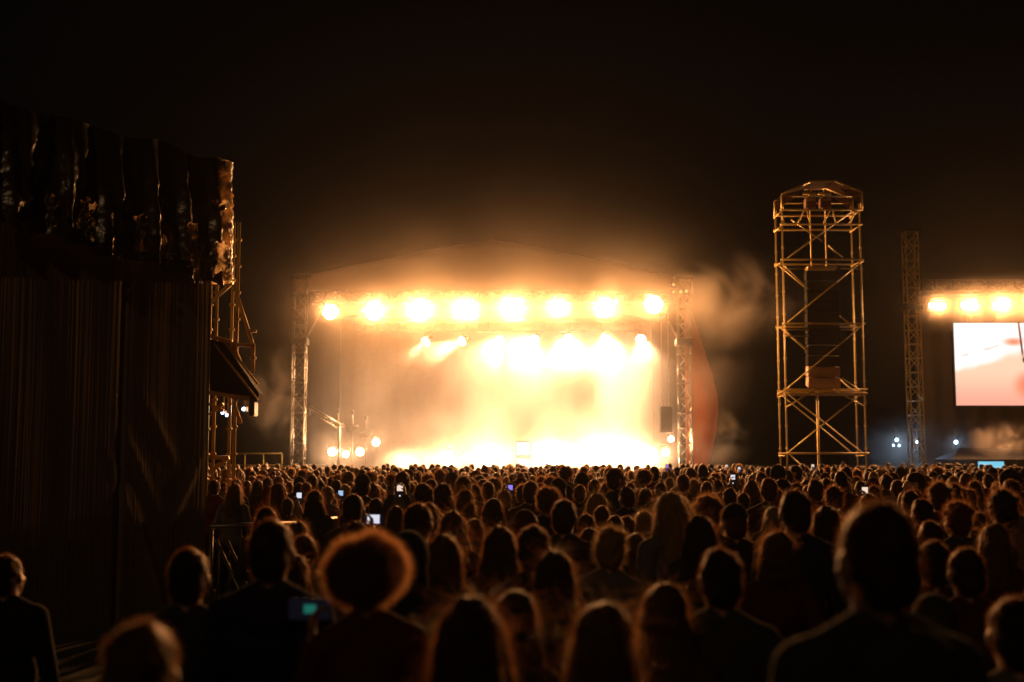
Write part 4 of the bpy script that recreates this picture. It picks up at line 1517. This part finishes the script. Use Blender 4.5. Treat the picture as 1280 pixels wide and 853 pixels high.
def person(x, y, h, hair, body='man', yaw=0.0, z=0.0, hcol=None, ccol=None, roll=False, rnd=random, sx=1.0):
    base = {'cap': 'short', 'beanie': 'crop', 'hood': None}.get(hair, hair)
    s = h / HTOP[hair]
    p = link_mesh('person', BODY[body], M['skin'] if rnd.random() < 0.75 else M['skin_tan'])
    p.location = (x, y, z)
    p.rotation_euler = (rnd.gauss(0, 0.022) if z == 0 else 0, rnd.gauss(0, 0.028) if z == 0 else 0, yaw)
    p.scale = (s * sx, s * sx, s)
    lean = p.rotation_euler.to_matrix() @ Vector((0, 0, h))
    p.location = (x - lean.x, y - lean.y, z)        # the head stays over its spot, the feet shift
    cm = CLOTH[rnd.randrange(len(CLOTH) - 1)] if ccol is None else CLOTH[ccol]
    if base:
        hm = HAIR[rnd.choice((0, 0, 1, 1, 1, 2, 2, 3, 4))] if hcol is None else HAIR[hcol]
        me = rnd.choice(HAIRM[base])
        link_mesh('hair', me, hm, p)
    link_mesh('top', TOP[body], cm, p)
    link_mesh('trousers', PANTS, CLOTH[rnd.choice((0, 1, 2, 7))], p)
    if hair == 'cap':
        link_mesh('cap', CAP, CLOTH[rnd.choice((0, 1, 2, 3))], p)
    if hair == 'beanie':
        link_mesh('beanie', BEANIE, CLOTH[rnd.choice((0, 1, 3))], p)
    if hair == 'hood':
        link_mesh('hood', HOODUP, cm, p)
    elif roll:
        link_mesh('hood', HOODROLL, cm, p)
    return p


# ------------------------------------------------------------------ the crowd
# photograph pixel of head top, head width in pixels, hair, extras
E = []


def P(px, ty, wpx, hair, body=None, label=None, **kw):
    E.append(dict(px=px, ty=ty, w=wpx, hair=hair, body=body, label=label, kw=kw))


P(455, 667, 110, 'afro', 'phone_low', 'person with a huge round curly hairdo edged in orange light, largest head by the barrier', hcol=5, yaw=0.03)
P(1092, 622, 104, 'short', 'man', 'tall short-haired person with the largest dark head, below the scaffold tower', roll=True, hcol=1, yaw=0.15)
P(341, 645, 60, 'short', 'man', 'broad-shouldered person with short hair standing before the crowd barrier', roll=True, hcol=0)
P(366, 689, 36, 'long', 'woman', 'short long-haired person peeking out behind the broad-shouldered person by the barrier', hcol=1)
P(590, 740, 94, 'long', 'woman', 'long-haired person at the bottom edge, just past the huge curly hairdo', hcol=1)
P(647, 733, 66, 'long', 'woman', 'long-haired person half hidden behind the long-haired person at the bottom edge', hcol=1, yaw=-0.3)
P(751, 748, 88, 'long', 'woman', 'long-haired person with rounded orange-rimmed head, bottom edge below the seventh stage lamp', hcol=2)
P(831, 725, 65, 'long', 'woman', 'long-haired person at the bottom below the eighth stage lamp, slimmer head', hcol=2, yaw=-0.2)
P(693, 685, 54, 'long', 'woman', 'long-haired person alone in the gap above the two bottom-edge long-haired heads', hcol=1)
P(899, 682, 58, 'short', 'man', 'short-haired dark head with bare neck, in front of the loose-haired person', hcol=0)
P(969, 662, 46, 'bob', 'woman', 'person with a flared bob lit orange at its tips', hcol=2)
P(181, 769, 96, 'short', 'man', 'orange-rimmed short-haired head low before the dark drape', hcol=2, yaw=0.2)
P(238, 682, 54, 'short', 'man', 'dark short-haired head against the free edge of the dark drape', hcol=0, yaw=0.1)
P(10, 690, 40, 'short', 'man', 'dark person in half profile far along the dark drape', hcol=0, yaw=-0.15, ccol=0)
P(835, 612, 44, 'wavy', 'man', 'tall wavy-haired person standing out below the eighth stage lamp', hcol=4)
P(991, 610, 42, 'short', 'man', 'tall square-headed person standing out below the scaffold tower foot', hcol=0)
P(874, 642, 41, 'long', 'man', 'dark long head between the tall wavy-haired and the loose-haired person', hcol=0)
P(919, 652, 33, 'wavy', 'woman', 'small loose-haired person with a bright halo of fair hair', hcol=4)
P(1194, 625, 33, 'messy', 'man', 'tousled head with the brightest orange top below the screen corner', hcol=3)
P(1241, 652, 38, 'long', 'woman', 'long-haired head low beneath the middle of the big screen')
P(1250, 609, 35, 'messy', 'man', 'tall dark tousled head beneath the big screen', hcol=0)
P(1276, 641, 36, 'wavy', 'woman', 'wavy-haired person at the frame edge beneath the big screen', hcol=4)
P(1205, 682, 47, 'short', 'man', 'dark short-haired head low under the first cold lamp past the screen corner', hcol=1)
P(1166, 673, 44, 'short', 'man', 'dark head tucked beside the tallest short-haired person', hcol=0)
P(1166, 737, 52, 'hood', 'man', 'hooded shape at the bottom close beside the tallest short-haired person')
P(1266, 742, 70, 'short', 'man', 'dim head in the bottom corner below the big screen', hcol=0)
P(555, 664, 52, 'wavy', 'woman', 'wide wavy-haired person between huge curly hairdo and lone long-haired person')
P(624, 656, 46, 'long', 'woman', 'long dark-haired person beneath the fifth stage lamp')
P(667, 654, 44, 'short', 'man', 'broad short head just ahead of the lone long-haired person', hcol=1)
P(510, 662, 52, 'hood', 'man', 'dark hooded head behind the top of the huge curly hairdo')
P(566, 637, 39, 'wavy', 'woman', 'wavy brown-rimmed head beneath the third and fourth stage lamps', hcol=3)
P(592, 646, 24, 'long', 'woman'), P(618, 622, 27, 'long', 'woman'), P(655, 635, 32, 'beanie', 'man')
P(706, 622, 34, 'short', 'man', 'tall short-haired head with wide shoulders beneath the sixth stage lamp', hcol=1)
P(684, 608, 32, 'curly', 'man', 'curly-topped head standing out beneath the sixth stage lamp', hcol=3)
P(733, 641, 25, 'short', 'man'), P(752, 631, 22, 'short', 'man'), P(768, 643, 23, 'short', 'man')
P(763, 656, 40, 'messy', 'man'), P(737, 658, 31, 'long', 'woman'), P(792, 667, 33, 'long', 'woman'), P(804, 637, 25, 'bob', 'woman'), P(785, 642, 20, 'short', 'man')
P(524, 627, 38, 'short', 'man', 'broad dark head next to the glowing landscape phone'), P(536, 627, 30, 'short', 'man'), P(582, 611, 24, 'bob', 'woman'), P(554, 603, 30, 'long', 'woman')
P(528, 602, 27, 'short', 'man'), P(442, 618, 27, 'crop', 'man'), P(471, 622, 20, 'short', 'man'), P(462, 630, 18, 'messy', 'man'), P(394, 612, 23, 'bob', 'woman')
P(269, 599, 17, 'short', 'man'), P(294, 603, 22, 'long', 'woman', 'long-haired person behind the barrier under the awning lamps', hcol=2), P(309, 607, 14, 'long', 'woman'), P(322, 599, 17, 'wavy', 'woman')
P(350, 603, 22, 'long', 'woman', 'long fair-haired person in profile behind the barrier', hcol=3, yaw=-0.9)
P(362, 602, 13, 'short', 'man'), P(348, 594, 15, 'short', 'man'), P(383, 602, 15, 'short', 'man'), P(411, 607, 17, 'short', 'man'), P(414, 617, 15, 'ponytail', 'woman')
P(365, 585, 12, 'curly', 'man', 'bushy curly head rising above the far crowd beside the dim lattice tower')
P(1051, 589, 17, 'crop', 'man', 'round dark cropped head rising between the scaffold posts', hcol=0), P(1018, 598, 21, 'short', 'man'), P(1042, 606, 23, 'messy', 'man'), P(1034, 618, 22, 'bob', 'woman'), P(1033, 630, 38, 'long', 'man')
P(1150, 622, 27, 'short', 'man'), P(1162, 649, 32, 'short', 'man'), P(1211, 660, 20, 'bun', 'woman'), P(1137, 612, 24, 'short', 'man'), P(960, 596, 23, 'short', 'man')
P(883, 617, 34, 'messy', 'man'), P(917, 627, 33, 'cap', 'man', 'capped head in front of the far bright phone'), P(966, 632, 24, 'long', 'woman'), P(817, 583, 14, 'crop', 'man', 'round dark cropped head against the bright smoke edge', hcol=0)
P(940, 599, 20, 'long', 'woman'), P(912, 609, 19, 'short', 'man'), P(929, 615, 17, 'short', 'man'), P(826, 602, 17, 'short', 'man'), P(806, 609, 18, 'long', 'woman'), P(854, 592, 18, 'short', 'man')
P(851, 596, 16, 'short', 'man'), P(867, 598, 17, 'messy', 'man'), P(640, 603, 15, 'beanie', 'man'), P(610, 601, 18, 'short', 'man'), P(725, 605, 17, 'short', 'man'), P(743, 598, 16, 'long', 'woman')
P(664, 600, 22, 'short', 'man'), P(1075, 600, 15, 'short', 'man'), P(1107, 592, 15, 'short', 'man'), P(1234, 592, 14, 'short', 'man'), P(1250, 585, 10, 'short', 'man')
# phone and raised-hand people
PH = []


def PHONE(px, py, wpx, d, mat, pose, label, plabel, land=False):
    PH.append((px, py, wpx, d, mat, pose, label, plabel, land))


PHONE(500, 613, 8, 12.5, 'phone_warm', 'filming_high', 'bright phone filming the stage, held highest beneath the second and third lamps', 'person filming with a bright phone held high beneath the third stage lamp')
PHONE(467, 649, 17, 9.0, 'phone_white', 'filming', 'glowing landscape phone just above the huge curly hairdo', 'person filming with a landscape phone above the huge curly hairdo', True)
PHONE(374, 622, 6, 15.0, 'phone_white', 'filming', 'small white phone lit behind the end of the crowd barrier', 'person holding a small white-lit phone at the barrier end')
PHONE(426, 619, 6, 16.0, 'phone_blue', 'filming', 'small dim phone beneath the first stage lamp', 'person holding a small dim phone beneath the first stage lamp')
PHONE(638, 612, 6, 16.0, 'phone_violet', 'filming', 'violet-lit phone beneath the fifth stage lamp', 'person holding the violet-lit phone')
PHONE(916, 599, 6, 17.0, 'phone_white', 'filming_high', 'white phone held over heads below the small smoke plume', 'person holding a white phone over heads below the small smoke plume')
PHONE(924, 587, 4, 30.0, 'phone_white', 'filming_high', 'far white phone held upright past the small smoke plume', 'far person holding an upright white phone past the small smoke plume')
PHONE(908, 584, 3, 32.0, 'phone_warm', 'filming_high', 'far warm phone dot below the small smoke plume', 'far person holding a warm phone dot below the small smoke plume')
PHONE(889, 651, 4, 13.0, 'phone_white', 'filming', 'tiny lit corner of a phone beside the loose-haired person', 'person holding a barely lit phone beside the loose-haired person')
PHONE(1081, 616, 6, 13.0, 'phone_warm', 'filming', 'pinkish phone just behind the tallest short-haired person', 'person holding a pinkish phone behind the tallest short-haired person')
PHONE(1016, 584, 4, 28.0, 'phone_warm', 'filming_high', 'far phone held up under the scaffold platform', 'far person holding up a phone under the scaffold platform')
PHONE(834, 585, 6, 27.0, 'phone_violet', 'filming_high', 'dark phone held in two hands by the foot of the bright lattice tower', 'person with two hands round a dark phone by the bright lattice tower foot')

PLACED = []      # dicts: x, y, h, hair, body, label, kw, explicit
for e in E:
    hair = e['hair']
    h = 1.7
    if e['px'] < 380 and e['ty'] < 610:
        e['w'] *= 0.86
    for _ in range(6):
        s = h / HTOP[hair]
        d = FPX * HW[hair] * s / e['w']
        h = min(1.93, max(1.50, at(e['px'], e['ty'], d).z))
    # where the height had to be clamped, slide in depth so the head top still fits
    z = at(e['px'], e['ty'], d).z
    if abs(z - h) > 0.01 and e['ty'] > 579:
        d = (EYE.z - h) * FPX / (e['ty'] - HORIZON)
    q = at(e['px'], e['ty'], d)
    PLACED.append(dict(x=q.x, y=d, h=h, hair=hair, body=e['body'] or 'man', label=e['label'], kw=e['kw'], exp=True, phone=None))
for k, (px, py, wpx, d, mat, pose, lb, plb, land) in enumerate(PH):
    hz_ = {'filming': 1.66 + 0.10, 'filming_high': 1.90 + 0.10}[pose]
    hx = {'filming': 0.085, 'filming_high': 0.0}[pose] if not land else 0.085
    q = at(px, py, d)
    s = min(1.08, max(0.86, q.z / hz_))
    hair = ('long', 'wavy', 'short', 'bob')[k % 4]
    PLACED.append(dict(x=q.x - hx * s + (0.0), y=d - 0.4 * s, h=HTOP[hair] * s, hair=hair, body=pose, label=plb, kw={}, exp=True, phone=(mat, lb, land, px, py, d, s)))
for px, ty, d, body, lb in ((678, 581, 30, 'fist', 'far person raising a fist before the brightest smoke'), (789, 581, 33, 'loop', 'far person joining both hands in a ring overhead against the smoke'),
                            (346, 585, 24, 'loop', 'person with both arms looped overhead near the dim lattice tower'), (1053, 577, 32, 'open', 'far person stretching one hand up inside the scaffold legs'),
                            (489, 582, 33, 'open', 'far person waving one open hand before the white floor glow'), (643, 585, 34, 'fist', 'far person with one raised fist before the pale amplifier'),
                            (932, 582, 31, 'open', 'far person raising an open hand past the small smoke plume'), (1102, 585, 26, 'loop', 'person with arms folded over the head beside the scaffold tower'),
                            (295, 588, 25, 'open', 'person reaching one hand up under the awning lamps')):
    q = at(px, ty, d)
    s = min(1.05, max(0.85, q.z / (2.06 if body != 'loop' else 1.97)))
    hair = random.choice(('short', 'long', 'messy'))
    PLACED.append(dict(x=q.x - (0.28 * s if body in ('fist', 'open') else 0), y=d, h=HTOP[hair] * s, hair=hair, body=body, label=lb, kw={}, exp=True, phone=None))
NEXP = len(PLACED)


def sil(p):
    """head ellipse (px, py, rx, ry) and shoulder half width in photograph pixels"""
    k = FPX / p['y']
    s = p['h'] / HTOP[p['hair']]
    px, py = to_px((p['x'], p['y'], p['h']))
    return px, py, HW[p['hair']] * s * k / 2, 0.125 * s * k, 0.24 * s * k, k


def blocked(x, y):
    if y < 17 and x < (330 - CX) / FPX * y:
        return True
    if y < 9 and x < (380 - CX) / FPX * y:
        return True
    if x < -2.3 and y < 16.2:                      # draped tower and open ground before the barrier
        return True
    if 11 < y < 16.7 and x < -2.0:
        return True
    if y < 17.7 and x < -2.65:
        return True
    if y < 19.4 and x < -4.0:
        return True
    if 9.3 - 0.5 < x < tx1 + 0.5 and TY - 0.5 < y < TY + TD + 0.5:
        return True
    if abs(y - FY) < 0.45 and x < -4.0:
        return True
    return False


cells = {}


def near(x, y, r):
    ci, cj = int(x // 1), int(y // 1)
    for i in (-1, 0, 1):
        for j in (-1, 0, 1):
            for (a, b) in cells.get((ci + i, cj + j), ()):
                if (a - x) ** 2 + (b - y) ** 2 < r * r:
                    return True
    return False


def put(x, y):
    cells.setdefault((int(x // 1), int(y // 1)), []).append((x, y))


for p in PLACED:
    put(p['x'], p['y'])
exp_s = [(p, sil(p)) for p in PLACED]
rr = random.Random(21)
HPOOL = ['short'] * 8 + ['crop'] * 3 + ['messy'] * 4 + ['curly'] * 2 + ['long'] * 6 + ['wavy'] * 4 + ['bob'] * 3 + ['ponytail'] * 2 + ['bun'] * 2 + ['cap'] * 2 + ['beanie', 'hood']
FILL = []
tries = 0
while tries < 32000:
    tries += 1
    y = 5.0 + 39.0 * math.sqrt(rr.random())
    x = rr.uniform(-0.58, 0.58) * y + rr.uniform(-0.4, 0.4)
    if blocked(x, y) or near(x, y, 0.46 if y > 12 else 0.55):
        continue
    hair = rr.choice(HPOOL)
    fem = hair in ('long', 'wavy', 'bob', 'ponytail', 'bun')
    h = min(1.90, max(1.50, rr.gauss(1.66 if fem else 1.76, 0.085)))
    if y > 20:
        h -= 0.05
    p = dict(x=x, y=y, h=h, hair=hair, body='woman' if fem else rr.choice(('man', 'man', 'man_folded')), label=None, kw={}, exp=False, phone=None)
    px, py, rx, ry, sw_px, k = sil(p)
    bad = False
    for q, (qx, qy, qrx, qry, qs, qk) in exp_s:
        if q['y'] > y:                              # this one would stand in front of a placed head
            if abs(px - qx) < (rx + qrx) * 0.8 and py < qy + 2 * qry * 0.9:
                bad = True
                break
            if abs(px - qx) < (sw_px + qrx) * 0.8 and py + 0.27 * k < qy + 2 * qry * 0.8:
                bad = True
                break
    if bad:
        continue
    put(x, y)
    FILL.append(p)

# who shows, and how much: paint silhouettes from the front
W_, H_ = 640, 430
buf = np.zeros((H_, W_), bool)
yy, xx = np.mgrid[0:H_, 0:W_]
xx = xx * 2 + 1
yy = yy * 2 + 1
ALL = sorted(PLACED + FILL, key=lambda p: p['y'])
for p in ALL:
    px, py, rx, ry, sw_px, k = sil(p)
    x0, x1 = max(0, int((px - sw_px) / 2) - 1), min(W_, int((px + sw_px) / 2) + 2)
    y0 = max(0, int(py / 2) - 1)
    if x1 <= x0 or y0 >= H_:
        p['vis'] = 0
        continue
    X, Y = xx[y0:, x0:x1], yy[y0:, x0:x1]
    hd = ((X - px) / rx) ** 2 + ((Y - py - ry) / ry) ** 2 < 1
    bd = (np.abs(X - px) < sw_px) & (Y > py + 0.33 * k)
    m_ = (hd | bd)
    new = m_ & ~buf[y0:, x0:x1]
    p['vis'] = int(new.sum())
    buf[y0:, x0:x1] |= m_
cand = sorted([p for p in ALL if not p['exp'] and p['vis'] > 3], key=lambda p: -p['vis'])
solo = [p for p in ALL if p['exp']] + cand[:300 - NEXP]
rest_ids = set(id(p) for p in solo)
rest = [p for p in ALL if id(p) not in rest_ids]
print('crowd: explicit', NEXP, 'fill', len(FILL), 'solo', len(solo), 'rest', len(rest))

# labels for the individuals without one of their own
COLS = [(-200, 262, 'before the dark drape'), (262, 330, 'under the awning lamps'), (330, 395, 'under the dim lattice tower'), (395, 440, 'under the first upper stage lamp'),
        (440, 496, 'under the second upper stage lamp'), (496, 553, 'under the third upper stage lamp'), (553, 611, 'under the fourth upper stage lamp'), (611, 669, 'under the fifth upper stage lamp'),
        (669, 727, 'under the sixth upper stage lamp'), (727, 787, 'under the seventh upper stage lamp'), (787, 836, 'under the eighth upper stage lamp'), (836, 875, 'under the bright lattice tower'),
        (875, 930, 'under the small smoke plume'), (930, 972, 'between smoke plume and scaffold tower'), (972, 1030, 'under the stage-side scaffold posts'), (1030, 1092, 'under the screen-side scaffold posts'),
        (1092, 1160, 'under the lone lattice tower'), (1160, 1205, 'under the first screen lamp'), (1205, 1500, 'under the big screen')]
HWORD = {'short': 'short-haired', 'crop': 'crop-haired', 'messy': 'tousle-haired', 'curly': 'curly-haired', 'afro': 'bushy-haired', 'long': 'long-haired', 'wavy': 'wavy-haired', 'bob': 'bob-haired',
         'ponytail': 'ponytailed', 'bun': 'bun-wearing', 'cap': 'capped', 'hood': 'hooded', 'beanie': 'beanie-wearing'}
rank = {}
for p in sorted(solo, key=lambda p: p['y']):
    px = to_px((p['x'], p['y'], p['h']))[0]
    c = next((t for a, b, t in COLS if a <= px < b), COLS[-1][2])
    rank[c] = rank.get(c, 0) + 1
    if not p['label']:
        p['label'] = f"{HWORD[p['hair']]} person, {ORD[min(rank[c] - 1, 39)]} head back {c}"

prn = random.Random(5)


def make_phone(mat, lb, land, px, py, d, s, lit=1.0):
    q = at(px, py, d)
    t = thing('phone', q, lb, 'phone', 'phones held up in the crowd')
    w2, h2 = (0.078, 0.158) if not land else (0.165, 0.08)
    MB().bevel_box(q, (w2, 0.009, h2), 0.004).build('case', M['black_metal'], t)
    MB().box(q + Vector((0, -0.0062, 0)), (w2 * 0.92, 0.002, h2 * 0.95)).build('screen', M['screen_dark'], t)
    MB().box(q + Vector((0, -0.0082, h2 * (0.16 if not land else 0))), (w2 * (0.8 if not land else 0.55) * lit, 0.002, h2 * (0.42 if not land else 0.8) * lit)).build('live_picture', M[mat], t)
    if not land:
        MB().disc(q + Vector((0, -0.0085, -h2 * 0.36)), (0, -1, 0), 0.009).build('shutter_button', M[mat], t)
    return t


for p in solo:
    kw = dict(p['kw'])
    yaw = kw.pop('yaw', (prn.gauss(0, 0.2) if p['exp'] else prn.gauss(0, 0.3) if prn.random() < 0.85 else prn.choice((-1, 1)) * prn.uniform(0.8, 1.6)) if not p['phone'] and p['body'] in ('man', 'woman', 'man_folded') else 0.0)
    o = person(p['x'], p['y'], p['h'], p['hair'], p['body'], yaw, rnd=prn, **kw)
    tag(o, p['label'], 'person', 'concert crowd')
    if p['phone']:
        make_phone(*p['phone'])
# the curly-haired person's teal-lit phone
c = next(p for p in PLACED if p['body'] == 'phone_low')
sc_ = c['h'] / HTOP[c['hair']]
pos = Vector((c['x'] - 0.225 * sc_, c['y'] + 0.20 * sc_, 1.505 * sc_))
make_phone('phone_teal', 'small teal-lit phone low beside the huge curly hairdo', True, *to_px(pos), pos.y, 1, 0.48)

# performers
for px, dy, hair, body, yaw, lb in ((617, 9.5, 'messy', 'man_folded', math.pi, 'performer standing in the white smoke beside the pale amplifier'),
                                    (560, 10.2, 'short', 'man_folded', math.pi, 'performer at the drums inside the smoke'), (735, 8.0, 'long', 'woman', math.pi, 'performer lost in the brightest smoke beneath the seventh lamp')):
    q = at(px, 573, SY + dy)
    o = person(q.x, SY + dy, 1.78, hair, body, yaw, z=stage_z + 0.005, rnd=prn)
    tag(o, lb, 'person', 'performers on stage')

# the far crowd nobody could count, as one mesh
TEM = []
for i, hair in enumerate(('short', 'long', 'messy', 'curly')):
    mb = MB()
    fem = hair == 'long'
    torso(mb, fem, 0.02)
    for s in (-1, 1):
        arm(mb, fem, s, 'down' if i % 2 else 'front', 0.014, 1.0, False)
    legs(mb, 0.012)
    cloth = remesh(mb, 'c', 0.045, 1)
    mb = MB()
    mb.cap((0, -0.02, 1.40), 0.06, (0, 0.0, 1.58), 0.055)
    mb.ell((0, 0.02, 1.63), (0.072, 0.08, 0.11))
    mb.ell((0, 0.1, 1.61), (0.016, 0.02, 0.02))
    for s in (-1, 1):
        mb.ell((s * 0.08, -0.008, 1.625), (0.014, 0.022, 0.034))
    sk = remesh(mb, 's', 0.024, 1)
    mb = MB()
    if hair == 'curly':
        mb.ell((0, -0.035, 1.672), (0.112, 0.12, 0.112), 16, 12)
    else:
        crown_core(mb, 1.04)
        if fem:
            mb.ell((0, -0.07, 1.55), (0.10, 0.065, 0.17), 16, 12)
            mb.ell((0, -0.09, 1.42), (0.105, 0.05, 0.13), 16, 12)
    hr = remesh(mb, 'h', 0.02, 1)
    rv, rq = ribbons(hr, 190, 0.028, 0.0025, (0, 0, 0.2), 1.1, 0.004, 0, 1, zmin=1.55, jitter=0.5, seed=i)
    vs, fs, mi = [], [], []
    n0 = 0
    for me, k in ((cloth, 1), (sk, 0), (hr, 2)):
        v = np.empty(len(me.vertices) * 3)
        me.vertices.foreach_get('co', v)
        vs.append(v.reshape(-1, 3))
        fs += [tuple(j + n0 for j in pl.vertices) for pl in me.polygons]
        mi += [k] * len(me.polygons)
        n0 += len(me.vertices)
    vs.append(rv)
    fs += [tuple(int(j) + n0 for j in q) for q in rq]
    mi += [9] * len(rq)
    fs = [f for f in fs]
    quad = [f if len(f) == 4 else (f[0], f[1], f[2], f[2]) for f in fs]
    TEM.append((np.vstack(vs), fs, np.array(mi)))
cv, loops, starts, totals, mats_ = [], [], [], [], []
n0 = l0 = 0
for p in rest:
    k = {'short': 0, 'crop': 0, 'cap': 0, 'beanie': 0, 'hood': 0, 'messy': 2, 'curly': 3, 'afro': 3, 'bun': 2, 'ponytail': 0}.get(p['hair'], 1)
    V, fs, mi = TEM[k]
    s = p['h'] / 1.78
    a = rr.gauss(0, 0.25)
    Rm = np.array([[math.cos(a), -math.sin(a), 0], [math.sin(a), math.cos(a), 0], [0, 0, 1]]) * s
    cv.append(V @ Rm.T + np.array([p['x'], p['y'], 0]))
    if 'flat' not in globals():
        flat = {}
    if k not in flat:
        flat[k] = (np.array([j for f in fs for j in f], np.int32), np.array([len(f) for f in fs], np.int32))
    lp, tt = flat[k]
    loops.append(lp + n0)
    totals.append(tt)
    m2 = mi.copy()
    m2[mi == 1] = rr.choice((1, 6, 7))
    hk = rr.choice((0, 0, 2))
    m2[mi == 2] = 2 + hk
    m2[mi == 9] = 3 + hk
    mats_.append(m2)
    n0 += len(V)
if rest:
    cv, loops, totals, mats_ = np.vstack(cv), np.concatenate(loops), np.concatenate(totals), np.concatenate(mats_)
    starts = np.concatenate([[0], np.cumsum(totals)[:-1]]).astype(np.int32)
    me = bpy.data.meshes.new('crowd')
    me.vertices.add(len(cv))
    me.vertices.foreach_set('co', cv.astype(np.float32).ravel())
    me.loops.add(len(loops))
    me.loops.foreach_set('vertex_index', loops.astype(np.int32))
    me.polygons.add(len(totals))
    me.polygons.foreach_set('loop_start', starts)
    me.polygons.foreach_set('material_index', mats_.astype(np.int32))
    me.polygons.foreach_set('use_smooth', np.ones(len(totals), bool))
    me.update(calc_edges=True)
    for m in (M['skin'], CLOTH[0], HAIR[1][0], HAIR[1][1], HAIR[2][0], HAIR[2][1], CLOTH[2], CLOTH[4]):
        me.materials.append(m)
    o = bpy.data.objects.new('crowd', me)
    COL.objects.link(o)
    tag(o, label='far mass of concert-goers packed up to the stage', kind='stuff')

# ------------------------------------------------------------------ render settings
scene.render.engine = 'CYCLES'
cy = scene.cycles
cy.use_denoising = True
cy.denoiser = 'OPENIMAGEDENOISE'
cy.max_bounces = 5
cy.diffuse_bounces = 2
cy.glossy_bounces = 2
cy.transmission_bounces = 2
cy.volume_bounces = 1
cy.transparent_max_bounces = 4
cy.sample_clamp_indirect = 2.0
cy.sample_clamp_direct = 0.0
cy.caustics_reflective = False
cy.caustics_refractive = False
cy.volume_step_rate = 2.0
cy.volume_max_steps = 128
cy.use_light_tree = True
vs_ = scene.view_settings
scene.display_settings.display_device = 'sRGB'
vs_.view_transform = 'Standard'
vs_.look = 'None'
vs_.exposure = 0
vs_.gamma = 1
vs_.use_curve_mapping = False
